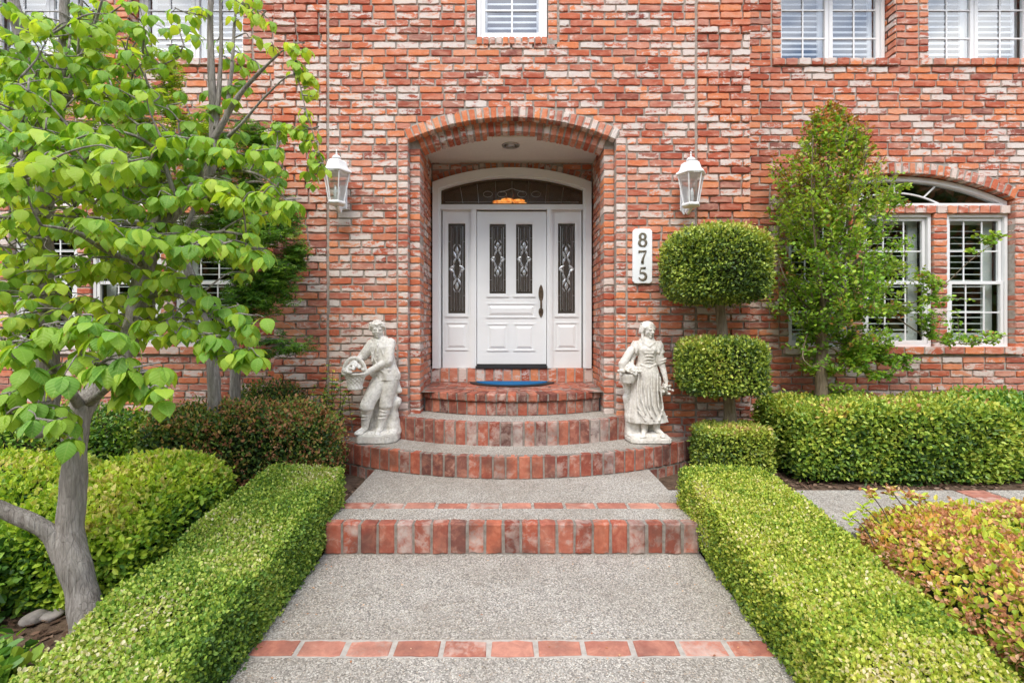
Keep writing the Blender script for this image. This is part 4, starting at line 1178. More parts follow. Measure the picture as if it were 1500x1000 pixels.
rust([o for o in C.objects if o.name == 'spent_azalea'][0], boxmap(-3.15, -1.50, 3.80, 4.52, .10, .82, .0, .04), (.8, .4, .4), 700)
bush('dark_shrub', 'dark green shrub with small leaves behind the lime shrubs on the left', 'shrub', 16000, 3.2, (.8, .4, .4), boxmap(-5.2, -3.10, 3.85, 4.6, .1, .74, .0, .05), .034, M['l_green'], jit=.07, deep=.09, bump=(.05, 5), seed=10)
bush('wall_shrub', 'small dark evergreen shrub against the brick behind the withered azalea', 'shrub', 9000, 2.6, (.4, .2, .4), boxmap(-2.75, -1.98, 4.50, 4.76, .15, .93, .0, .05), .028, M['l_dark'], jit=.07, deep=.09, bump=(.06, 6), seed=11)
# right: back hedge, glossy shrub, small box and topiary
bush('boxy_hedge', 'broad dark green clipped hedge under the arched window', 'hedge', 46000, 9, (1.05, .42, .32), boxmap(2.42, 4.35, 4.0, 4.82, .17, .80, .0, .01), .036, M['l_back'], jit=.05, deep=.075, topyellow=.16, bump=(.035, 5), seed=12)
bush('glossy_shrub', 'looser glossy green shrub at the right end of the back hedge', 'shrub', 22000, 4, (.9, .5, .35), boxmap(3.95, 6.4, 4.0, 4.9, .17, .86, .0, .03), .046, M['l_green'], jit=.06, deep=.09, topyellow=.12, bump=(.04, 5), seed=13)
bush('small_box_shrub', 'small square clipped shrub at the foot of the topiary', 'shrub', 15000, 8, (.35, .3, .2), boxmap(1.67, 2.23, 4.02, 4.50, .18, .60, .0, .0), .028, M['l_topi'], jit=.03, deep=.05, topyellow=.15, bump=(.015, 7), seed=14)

def limb_tube(mb, pts, rad, n=10, sub_=6, wobble=.0):
    P = [Vector(p) for p in pts]; Q = []; R = []
    m = len(P)
    for i in range(m - 1):
        p0, p1, p2, p3 = P[max(i - 1, 0)], P[i], P[i + 1], P[min(i + 2, m - 1)]
        for k in range(sub_):
            t = k / sub_
            q = .5 * ((2 * p1) + (-p0 + p2) * t + (2 * p0 - 5 * p1 + 4 * p2 - p3) * t * t + (-p0 + 3 * p1 - 3 * p2 + p3) * t ** 3)
            r = rad[i] * (1 - t) + rad[i + 1] * t
            if wobble: r *= 1 + wobble * mn.noise(q * 9); q = q + mn.noise_vector(q * 6) * wobble * r
            Q.append(q); R.append(r)
    Q.append(P[-1]); R.append(rad[-1]); mb.tube(Q, R, n); return Q, R

# topiary with two clipped tiers on one stem
tp = thing('topiary_tree', 'two-tier clipped topiary with bare stem, right of the girl statue', 'topiary', (1.98, 4.42, .2))
mb = MB()
limb_tube(mb, [(1.99, 4.42, .1), (2.02, 4.42, .5), (2.0, 4.42, .9), (1.95, 4.42, 1.4), (1.92, 4.42, 1.75), (1.92, 4.42, 2.2)], [.062, .058, .052, .048, .045, .03], 12, 5, .12)
mb.build('trunk', M['bark2'], tp, smooth=True)
for nm, (cx, r, z0, z1, kk), nn in (('crown', (1.875, .465, 1.715, 2.435, 3.5), 24000), ('crown', (1.93, .385, .885, 1.385, 4.5), 16000)):
    def mp(P, cx=cx, r=r, z0=z0, z1=z1, kk=kk):
        rr = np.hypot(P[:, 0], P[:, 1]); 
        z = (z0 + z1) / 2 + P[:, 2] * (z1 - z0) / 2
        top = (P[:, 2] + 1) / 2
        z = z - (.16 if z0 > 1 else .03) * rr ** 2 * np.maximum(top - .3, 0)
        sq = 1 / np.maximum(np.maximum(np.abs(P[:, 0]), np.abs(P[:, 1])), 1e-6) ; 
        s = np.where(rr > 1, 1 / np.maximum(rr, 1e-6), 1)
        return np.stack([cx + P[:, 0] * r * s ** .75, 4.40 + P[:, 1] * r * .85 * s ** .75, z], 1)
    before = set(C.objects)
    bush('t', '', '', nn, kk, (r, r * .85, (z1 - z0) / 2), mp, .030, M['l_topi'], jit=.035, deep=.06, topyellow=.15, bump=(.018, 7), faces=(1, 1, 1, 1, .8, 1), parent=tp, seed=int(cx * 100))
    for o in set(C.objects) - before:
        o.name = 'crown' if o.name.startswith('foliage') else 'crown_core'

# right foreground azalea covered with withered blossom
az = thing('azalea_shrub', 'low spreading azalea covered in withered tan blossoms beside the right hedge', 'shrub', (3.1, 2.4, 0))
amap = boxmap(1.95, 4.5, 1.35, 2.98, -.06, .43, .05, .03)
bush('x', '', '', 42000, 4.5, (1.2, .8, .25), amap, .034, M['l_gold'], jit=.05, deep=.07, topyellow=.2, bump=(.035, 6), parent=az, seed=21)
P, N = supersurf(4600, 4.5, (1.2, .8, .25), (1, 1, 1, 1, 0, 1)); Wp = amap(P)
keep = wob(Wp, 3.0, 55) > -.75 + .0 * N[:, 2]; Wp, N = Wp[keep], N[keep]
Wp = Wp + N * (wob(Wp, 6, 21) * .035 + .004)[:, None]
k = 11; P2 = np.repeat(Wp, k, 0) + RN.normal(0, .013, (len(Wp) * k, 3)); N2 = np.repeat(N, k, 0)
rr = np.repeat(RN.uniform(0, 1, (len(Wp), 3)), k, 0) * .6 + RN.uniform(0, .4, (len(P2), 3))
leaves('blossom', P2, N2 * .5 + RN.normal(0, .8, P2.shape), RN.normal(0, 1, P2.shape), .019 * RN.uniform(.6, 1.4, len(P2)), M['l_spent'], HEXW, az, rr)
# tall sprigs at the back of it
sp = MB(); SP, SD, SN, BP_, = [], [], [], []
for px, py, D in ((1275, 722, 2.75), (1295, 760, 2.8), (1305, 718, 2.8), (1330, 725, 2.85), (1350, 728, 2.85), (1245, 755, 2.7), (1400, 738, 2.9), (1312, 748, 2.8), (1265, 742, 2.75)):
    x, z = fx(px, D), fz(py, D); b = Vector((x + .06, D - .10, .30)); t = Vector((x, D, z))
    limb_tube(sp, [b, b.lerp(t, .5) + Vector((.02, 0, .01)), t], [.004, .0035, .0025], 5, 4)
    for i in range(9):
        a = i * 2.4; u = i / 9; SP.append(t - Vector((0, 0, .05 * u))); SD.append((math.cos(a), math.sin(a), .8 - u)); SN.append((0, 0, 1))
    if py < 750: BP_.append(t)
sp.build('sprigs', M['twig'], az)
leaves('sprig_leaves', np.array(SP), np.array(SD), np.array(SN) + RN.normal(0, .2, (len(SN), 3)), .052, M['l_yel'], HEX, az, RN.uniform(.4, 1, (len(SP), 3)))
B = np.repeat(np.array(BP_[:6]), 26, 0) + RN.normal(0, .018, (26 * len(BP_[:6]), 3))
leaves('blossom', B, RN.normal(0, 1, B.shape), RN.normal(0, 1, B.shape), .024, M['l_spent'], HEXW, az)

# ivy-like sprigs reaching up beside the boy statue; loose long shoots round the shrubs' tops
def shoots(parent, pts, leaf, mat, nl=12, spread=.03):
    mb = MB(); P, Dd, Nn = [], [], []
    for base, tip in pts:
        base, tip = Vector(base), Vector(tip); mid = base.lerp(tip, .5) + Vector((rnd.uniform(-.03, .03), rnd.uniform(-.02, .02), 0))
        Q, R = limb_tube(mb, [base, mid, tip], [.004, .003, .0015], 5, 5)
        for i in range(nl):
            t = .25 + .75 * i / nl; q = Q[min(int(t * (len(Q) - 1)), len(Q) - 1)]; a = i * 2.4 + rnd.random()
            P.append(q + Vector((rnd.gauss(0, spread * .2), rnd.gauss(0, spread * .2), 0))); Dd.append((math.cos(a), math.sin(a) - .2, .5)); Nn.append((rnd.gauss(0, .3), -.3 + rnd.gauss(0, .3), 1))
    mb.build('shoots', M['twig'], parent)
    leaves('shoot_leaves', np.array(P), np.array(Dd), np.array(Nn), leaf * RN.uniform(.7, 1.2, len(P)), mat, HEX, parent)
vs = thing('vine_shrub', 'thin leafy shoots climbing the brick just left of the boy statue', 'plant', (-1.72, 4.55, .4))
sh = []
for i in range(15):
    x = rnd.uniform(-1.86, -1.50); sh.append(((x, 4.50, .55), (x + rnd.uniform(-.1, .1), rnd.uniform(4.5, 4.68), rnd.uniform(.82, 1.2) if x > -1.78 else rnd.uniform(.8, .98))))
shoots(vs, sh, .042, M['l_green'], 20)

# ------------------------------------------------------------ crepe myrtle at the right
def crepe():
    root = thing('crepe_myrtle_tree', 'slender small-leaved tree with red-tipped crown in front of the arched window', 'tree', (2.98, 4.62, .2))
    mb = MB(); D = 4.62
    tx = lambda p: fx(p, D); tz = lambda p: fz(p, D)
    Qs = []
    axis = [(1203, 620, 0), (1203, 575, 0), (1204, 520, .0), (1207, 470, .02), (1212, 430, .03), (1214, 380, .0), (1213, 300, .02), (1214, 220, .0), (1213, 165, 0)]
    Q, R = limb_tube(mb, [(tx(a), D + c, tz(b)) for a, b, c in axis], [.058, .054, .050, .046, .036, .026, .018, .010, .004], 12, 6, .15); Qs.append(Q)
    limbs = [((1208, 455), (1190, 400), (1172, 300), (1165, 215)), ((1210, 440), (1232, 390), (1250, 300), (1262, 215)), ((1209, 450), (1250, 420), (1290, 390), (1325, 350)), ((1207, 470), (1255, 462), (1305, 455), (1345, 432)),
             ((1207, 465), (1180, 440), (1160, 400), (1152, 350)), ((1212, 400), (1195, 330), (1190, 250), (1195, 190)), ((1212, 400), (1238, 330), (1240, 240), (1236, 180)), ((1210, 420), (1260, 370), (1282, 320), (1290, 280)), ((1204, 500), (1240, 505), (1290, 528), (1325, 530)), ((1206, 480), (1180, 485), (1165, 520), (1172, 535)), ((1205, 505), (1235, 520), (1262, 540), (1280, 545)),
             ((1300, 455), (1350, 495), (1400, 502), (1440, 488)), ((1320, 445), (1350, 436), (1395, 385), (1440, 345))]
    for L in limbs:
        ys = rnd.uniform(-.28, .22); pts = [(tx(a), D + ys * i / 3, tz(b)) for i, (a, b) in enumerate(L)]
        r0 = .007 if L[-1][0] > 1400 else .016 if L[0][1] < 470 else .012
        Q, R = limb_tube(mb, pts, [r0, r0 * .7, r0 * .42, .003], 7, 6, .1); Qs.append(Q)
    allQ = [q for Q in Qs for q in Q[6:]]
    def halfw(py):
        return np.interp(py, [145, 175, 205, 260, 330, 400, 440, 470, 500, 545], [8, 30, 58, 78, 82, 84, 90, 80, 60, 44])
    P, Dd, Nn, Rd, SZ = [], [], [], [], []
    nt = 0
    tw = mb
    tips = []
    while nt < 1020:
        py = rnd.uniform(150, 545); h = halfw(py); u = rnd.uniform(-1, 1); v = rnd.uniform(-1, 1)
        if u * u + v * v > 1: continue
        if rnd.random() < .2: u *= 1.3; v *= 1.2
        cxp = np.interp(py, [150, 300, 400, 470, 545], [1213, 1218, 1226, 1240, 1215])
        if mn.noise(Vector((u * h * .045, py * .028, v * 2))) < -.10: continue
        tips.append((tx(cxp + u * h), D + v * .42 * h / 75, tz(py), py)); nt += 1
    for a, b, c, nn in ((1300, 400, 1345, 26), (1310, 455, 1350, 22), (1285, 528, 1330, 22), (1250, 545, 1285, 10), (1360, 500, 1445, 15), (1395, 370, 1445, 8), (1345, 450, 1400, 10), (1225, 560, 1260, 8), (1280, 290, 1312, 12), (1255, 505, 1300, 16)):
        for i in range(nn): t = rnd.random(); tips.append((tx(a + (c - a) * t), D - .1 + rnd.gauss(0, .07), tz(b + rnd.gauss(0, 7) - (t * 16 if b in (500,) else t * 30 if b == 370 else 0)), b))
    for x, y, z, py in tips:
        tip = Vector((x, y, z))
        q = min(allQ, key=lambda q: (q - tip).length + max(q.z - tip.z, 0) * 1.5)
        dv = tip - q
        if py < 440 and x < tx(1300): q = tip - Vector((rnd.gauss(0, .02) + (x - tx(1213)) * .30, rnd.gauss(0, .03), rnd.uniform(.12, .26)))
        elif dv.length > .45: q = tip - dv.normalized() * .45
        if dv.length < .04: q = tip - Vector((0, 0, .05))
        limb_tube(tw, [q, q.lerp(tip, .55) + Vector((0, 0, .015)), tip], [.0032, .0025, .0012], 4, 3)
        dd = (tip - q); L = min(dd.length, .30); dn = dd.normalized(); nl = rnd.randint(17, 25)
        side = dn.cross(Vector((0, 0, 1))); side = side.normalized() if side.length > .1 else Vector((1, 0, 0))
        red = (py < 260 and rnd.random() < .7) or rnd.random() < .08
        for i in range(nl):
            t = i / nl; p = tip - dn * L * (1 - t) + Vector((rnd.gauss(0, .020), rnd.gauss(0, .020), rnd.gauss(0, .012)))
            a = rnd.uniform(0, 6.28)
            s = side * math.cos(a) + dn.cross(side) * math.sin(a)
            P.append(p); Dd.append(s + dn * .8 + Vector((0, 0, .1))); Nn.append((rnd.gauss(0, .4), rnd.gauss(-.2, .4), 1)); SZ.append(rnd.uniform(.026, .044)); Rd.append(1 if red and t > .66 else 0)
    P, Dd, Nn, SZ, Rd = map(np.array, (P, Dd, Nn, SZ, Rd))
    mb.build('trunk', M['bark2'], root, smooth=True)
    rn = RN.uniform(0, 1, (len(P), 3)); rn[:, 0] = np.clip(rn[:, 0] * .6 + .1 + .28 * np.clip((P[:, 2] - 1.5) / 2, 0, 1) + .12 * wob(P, 5, 31), 0, .97)
    g = Rd == 0
    leaves('crown', P[g], Dd[g], Nn[g], SZ[g], M['l_crepe'], HEXW, root, rn[g]); leaves('red_tips', P[~g], Dd[~g], Nn[~g], SZ[~g] * .8, M['l_red'], HEXW, root, rn[~g])
crepe()

# ------------------------------------------------------------ Japanese maple and lime maple behind the dogwoods on the left
def maple(label, base, limbs, regions, D, ntip, mat, lsize, tr=.05, mat2=None, trunk_bark='bark'):
    root = thing('maple_tree', label, 'tree', (fx(base[0][0], D), D, .2))
    mb = MB(); tx = lambda p: fx(p, D); tz = lambda p: fz(p, D); Qs = []
    Q, R = limb_tube(mb, [(tx(a), D, tz(b)) for a, b in base], list(np.linspace(tr, tr * .35, len(base))), 12, 6, .15); Qs += Q[8:]
    for L in limbs:
        ys = rnd.uniform(-.25, .12); Q, R = limb_tube(mb, [(tx(a), D + ys * i / 3, tz(b)) for i, (a, b) in enumerate(L)], list(np.linspace(tr * .4, .004, len(L))), 7, 6, .1); Qs += Q[3:]
    P, Dd, Nn, SZ = [], [], [], []; tw = mb
    for (cx, cy, rx, ry, wgt) in regions:
        for i in range(int(ntip * wgt)):
            while 1:
                u, v, w = rnd.uniform(-1, 1), rnd.uniform(-1, 1), rnd.uniform(-1, 1)
                if u * u + v * v + w * w < 1 and mn.noise(Vector((u * 3 + cx, v * 5 + cy, w * 3))) > -.22: break
            tip = Vector((tx(cx + u * rx), D + w * min(.30, rx * D / F * .6) - .05, tz(cy + v * ry)))
            q = min(Qs, key=lambda q: (q - tip).length); dv = tip - q
            if dv.length > .35: q = tip - dv.normalized() * .35
            if dv.length < .03: continue
            limb_tube(tw, [q, q.lerp(tip, .5) + Vector((0, 0, .02)), tip], [.003, .0022, .001], 4, 3)
            dn = (tip - q).normalized()
            for j in range(12):
                p = tip - dn * rnd.uniform(0, .14) + Vector((rnd.gauss(0, .035), rnd.gauss(0, .03), rnd.gauss(0, .014)))
                a = rnd.uniform(0, 6.28); P.append(p); Dd.append((math.cos(a), math.sin(a) - .3, -.25)); Nn.append((rnd.gauss(0, .3), -.45 + rnd.gauss(0, .3), 1)); SZ.append(lsize * rnd.uniform(.7, 1.25))
    P, Dd, Nn, SZ = map(np.array, (P, Dd, Nn, SZ))
    mb.build('trunk', M[trunk_bark], root, smooth=True)
    rn = RN.uniform(0, 1, (len(P), 3)); rn[:, 0] = np.clip(rn[:, 0] * .7 + .15 + .2 * wob(P, 6, 41), 0, 1)
    leaves('crown', P, Dd, Nn, SZ, mat, STAR, root, rn)
maple('dark green fine-leaved maple against the wall behind the dogwood', [(345, 640), (344, 540), (343, 480), (345, 400), (338, 330), (320, 260)], [((344, 470), (370, 430), (400, 400), (430, 380)), ((344, 400), (380, 350), (410, 320)), ((340, 340), (365, 280), (380, 210)), ((320, 260), (290, 200), (270, 150))],
      [(388, 360, 66, 90, 1.0), (385, 440, 50, 36, .2), (355, 240, 60, 75, .45), (300, 330, 60, 60, .2), (425, 505, 40, 14, .05), (385, 520, 30, 10, .03)], 4.35, 520, M['l_maple'], .052)
maple('yellow-green maple glowing behind the dogwood branches', [(312, 640), (314, 560), (300, 460), (262, 360), (230, 260), (200, 180)], [((262, 360), (200, 300), (150, 200), (140, 100)), ((230, 260), (250, 180), (240, 110)), ((262, 360), (310, 260), (330, 170))],
      [(190, 110, 85, 60, .26), (220, 190, 110, 55, .3), (130, 260, 120, 60, .2), (60, 150, 60, 100, .12), (250, 250, 60, 50, .14)], 4.0, 430, M['l_mapley'], .050, .055)

# ------------------------------------------------------------ dogwoods
DOGV, DOGF, DOGUV = dogleaf()
def twist(P): return P
def dogwood(label, loc, trunks, clusters, limb_r):
    root = thing('dogwood_tree', label, 'tree', loc)
    mb = MB(); Qs = []
    for pts, rad in trunks:
        Q, R = limb_tube(mb, pts, rad, 16 if rad[0] > .05 else 9, 7, .16); Qs += list(zip(Q[2:], R[2:]))
    tw = mb; P, Dd, Nn, SZ = [], [], [], []
    QA = np.array([tuple(q) for q, r in Qs])
    new = []
    for (x, y, z, n, s) in clusters:
        tip = Vector((x, y, z)); dist = np.linalg.norm(QA - np.array([x, y, z]), axis=1) + np.maximum(QA[:, 2] - z, 0) * .6
        q = Vector(QA[int(dist.argmin())]); dv = tip - q
        mid = q.lerp(tip, .5) + Vector((rnd.gauss(0, .03), rnd.gauss(0, .03), .10 * dv.length + rnd.gauss(0, .015)))
        mid2 = q.lerp(tip, .8) + Vector((rnd.gauss(0, .015), rnd.gauss(0, .015), .09 * dv.length))
        r0 = min(.0045 + .009 * dv.length, .012)
        Q, R = limb_tube(tw, [q, mid, mid2, tip], [r0, r0 * .62, r0 * .4, .0018], 6, 4, .2)
        if rnd.random() < .5: QA = np.vstack([QA, np.array([tuple(p) for p in Q[4:]])])
        dn = (tip - mid2); dn.z = 0; dn = dn.normalized() if dn.length > 1e-4 else Vector((1, 0, 0))
        a0 = math.atan2(dn.y, dn.x)
        for i in range(n):
            a = a0 + (i - (n - 1) / 2) * (2 * math.pi / n) * .9 + rnd.gauss(0, .25)
            if i < n - 2 or rnd.random() < .5: off = Vector((0, 0, 0))
            else: off = (mid2 - tip) * rnd.uniform(.2, .9)
            dr = rnd.gauss(-1.0, .38)
            h = Vector((math.cos(a), math.sin(a), 0))
            pet = tip + off + h * .015
            P.append(pet + Vector((0, 0, -.004))); Dd.append(h + Vector((0, 0, dr)))
            Nn.append(Vector((rnd.gauss(0, .22), rnd.gauss(0, .22), 1)) + h * .55); SZ.append(s * rnd.uniform(.72, 1.18))
    P, Dd, Nn, SZ = map(lambda a: np.array([tuple(v) if hasattr(v, '__len__') else v for v in a]), (P, Dd, Nn, SZ))
    mb.build('trunk', M['bark'], root, smooth=True)
    rn = RN.uniform(0, 1, (len(P), 3)); rn[:, 0] = np.clip(rn[:, 0] * .5 + .22 + .22 * wob(P, 3, 61), 0, 1)
    leaves('crown', P, Dd, Nn, SZ, M['l_dog'], (DOGV, DOGF), root, rn, DOGUV, smooth=True)
def pw(px, py, D): return (fx(px, D), D, fz(py, D))
rnd.seed(23)
# main dogwood: base at the bed, forks low, leans right and up
T1 = [([pw(132, 960, 2.36), pw(127, 905, 2.40), pw(115, 850, 2.42), pw(102, 795, 2.43), pw(106, 740, 2.45), pw(110, 650, 2.46), pw(118, 600, 2.5), pw(150, 560, 2.6)], [.088, .070, .066, .068, .056, .052, .055, .046]),
      ([pw(98, 815, 2.42), pw(80, 785, 2.40), pw(50, 765, 2.36), pw(0, 745, 2.3), pw(-60, 722, 2.2), pw(-130, 650, 2.15), pw(-170, 540, 2.1), pw(-190, 430, 2.1)], [.055, .044, .038, .036, .03, .024, .015, .006]),
      ([pw(150, 560, 2.6), pw(185, 505, 2.7), pw(205, 430, 2.8), pw(222, 350, 2.9), pw(255, 308, 3.0), pw(300, 262, 3.05), pw(312, 220, 3.1), pw(312, 150, 3.12), pw(308, 60, 3.12), pw(310, -30, 3.1)], [.055, .050, .052, .050, .046, .042, .030, .024, .020, .014]),
      ([pw(312, 205, 3.1), pw(330, 175, 3.08), pw(350, 140, 3.05), pw(382, 105, 3.0), pw(412, 76, 2.95)], [.022, .018, .015, .010, .004]),
      ([pw(316, 190, 3.1), pw(322, 120, 3.14), pw(324, 50, 3.16), pw(322, -20, 3.16)], [.018, .014, .011, .008]),
      ([pw(330, 178, 3.1), pw(340, 100, 3.14), pw(343, 40, 3.16), pw(350, -20, 3.16)], [.014, .012, .009, .007]),
      ([pw(335, 200, 3.05), pw(355, 180, 3.0), pw(385, 145, 2.95), pw(412, 118, 2.9)], [.012, .009, .006, .003]),
      ([pw(262, 305, 3.0), pw(238, 235, 2.9), pw(210, 205, 2.8), pw(165, 190, 2.7)], [.016, .012, .010, .006]),
      ([pw(120, 600, 2.5), pw(95, 560, 2.35), pw(60, 520, 2.2), pw(20, 500, 2.1)], [.03, .02, .014, .008]),
      ([pw(130, 590, 2.5), pw(170, 560, 2.35), pw(215, 545, 2.25), pw(240, 545, 2.2)], [.025, .016, .010, .004]),
      ([pw(205, 440, 2.8), pw(250, 430, 2.7), pw(300, 455, 2.6), pw(350, 490, 2.6)], [.018, .013, .009, .004]),
      ([pw(225, 350, 2.9), pw(270, 345, 2.8), pw(330, 340, 2.75), pw(380, 350, 2.7)], [.016, .012, .008, .004]),
      ([pw(215, 390, 2.85), pw(160, 370, 2.6), pw(110, 340, 2.4), pw(60, 330, 2.3)], [.018, .013, .009, .005]),
      ([pw(300, 262, 3.05), pw(345, 250, 2.9), pw(390, 262, 2.85), pw(425, 300, 2.8)], [.014, .010, .007, .003]),
      ([pw(385, 145, 2.95), pw(430, 110, 2.9), pw(450, 170, 2.88), pw(470, 230, 2.86)], [.006, .004, .003, .002])]
CL = []
LS, LN = .74, 2.1
def area(n, x0, x1, y0, y1, D0, D1, s, nl=6):
    for i in range(int(n * LN)):
        px, py, D = rnd.uniform(x0, x1), rnd.uniform(y0, y1), rnd.uniform(D0, D1); CL.append((*pw(px, py, D), nl, s * LS))
def arcc(n, pts, D0, D1, s, sd=8, nl=6):
    n = int(n * 1.9); s = s * LS
    for i in range(n):
        t = i / max(n - 1, 1) * (len(pts) - 1); k = min(int(t), len(pts) - 2); f = t - k
        px = pts[k][0] * (1 - f) + pts[k + 1][0] * f + rnd.gauss(0, sd); py = pts[k][1] * (1 - f) + pts[k + 1][1] * f + rnd.gauss(0, sd)
        CL.append((*pw(px, py, rnd.uniform(D0, D1)), nl, s))
arcc(9, [(10, 520), (60, 490), (120, 470), (190, 490)], 1.95, 2.2, .125, 8)
arcc(9, [(20, 560), (90, 545), (160, 530), (225, 545)], 1.95, 2.25, .125, 9)
arcc(8, [(0, 600), (50, 590), (90, 600), (110, 625)], 1.95, 2.3, .12, 9)
arcc(6, [(170, 560), (210, 550), (240, 570)], 2.0, 2.3, .12, 8)
arcc(13, [(0, 255), (60, 240), (130, 220), (190, 250)], 2.1, 2.6, .12, 12)
arcc(12, [(10, 210), (70, 200), (140, 195), (200, 225)], 2.3, 2.8, .115, 12)
arcc(10, [(120, 330), (180, 345), (240, 355), (300, 365)], 2.2, 2.6, .12, 10)
arcc(12, [(230, 350), (290, 345), (340, 360), (390, 372)], 2.5, 2.8, .115, 9)
arcc(14, [(200, 215), (270, 205), (330, 215), (400, 240)], 2.6, 3.0, .115, 12)
arcc(14, [(240, 300), (300, 270), (360, 270), (420, 295)], 2.6, 2.95, .115, 12)
arcc(12, [(230, 410), (290, 430), (330, 455), (370, 480)], 2.5, 2.75, .115, 11)
arcc(10, [(210, 470), (270, 490), (330, 505), (370, 520)], 2.45, 2.7, .115, 9)
arcc(6, [(300, 500), (340, 515), (378, 518)], 2.5, 2.6, .105, 5, 4)
arcc(8, [(425, 60), (440, 100), (455, 120)], 2.85, 2.95, .085, 6, 4)
arcc(10, [(460, 110), (450, 190), (465, 225), (470, 260)], 2.85, 2.95, .085, 7, 4)
arcc(4, [(405, 180), (430, 190)], 2.85, 2.95, .085, 8, 5)
area(66, 0, 240, 120, 330, 2.5, 3.3, .108)
area(42, 150, 415, 190, 330, 2.8, 3.4, .105)
area(56, 0, 260, 330, 500, 2.5, 3.3, .10)
area(34, 120, 370, 330, 500, 2.6, 3.3, .10)
area(34, 0, 210, 10, 150, 2.7, 3.4, .105, 6)
area(18, 150, 380, 60, 200, 2.9, 3.4, .10, 5)
area(10, 130, 300, 0, 60, 2.9, 3.3, .095, 5)
area(7, 330, 400, -10, 90, 2.9, 3.2, .09, 4)
area(26, -260, -20, 130, 480, 2.3, 3.1, .11); area(14, -280, -60, 380, 620, 1.95, 2.3, .11)
dogwood('forked grey dogwood with drooping bright leaves in the left foreground', pw(118, 930, 2.38), T1, CL, 0)
CL = []
T2 = [([pw(70, 640, 3.3), pw(70, 520, 3.3), pw(68, 440, 3.3), pw(62, 330, 3.3), pw(66, 270, 3.3), pw(52, 180, 3.3), pw(38, 90, 3.3), pw(22, 20, 3.3), pw(15, -40, 3.3)], [.075, .062, .058, .055, .052, .050, .046, .038, .03]),
      ([pw(66, 270, 3.3), pw(82, 180, 3.25), pw(92, 90, 3.2), pw(95, 0, 3.2), pw(98, -40, 3.2)], [.045, .036, .030, .026, .02]),
      ([pw(82, 180, 3.25), pw(105, 130, 3.2), pw(125, 80, 3.15), pw(140, 20, 3.1)], [.020, .016, .012, .007]),
      ([pw(92, 130, 3.2), pw(120, 70, 3.3), pw(118, -20, 3.3)], [.012, .010, .008]),
      ([pw(45, 110, 3.3), pw(20, 60, 3.2), pw(-20, 20, 3.1)], [.02, .014, .01]),
      ([pw(90, 140, 3.2), pw(130, 60, 3.1), pw(150, 0, 3.0)], [.014, .010, .006])]
area(22, -20, 160, 0, 130, 2.9, 3.6, .105); area(18, -20, 180, 130, 300, 2.9, 3.5, .105); area(12, -30, 60, 300, 470, 2.7, 3.2, .11); area(10, 20, 150, 380, 520, 2.8, 3.2, .105)
dogwood('second dogwood with two grey upright trunks at the far left edge', pw(70, 600, 3.3), T2, CL, 0)
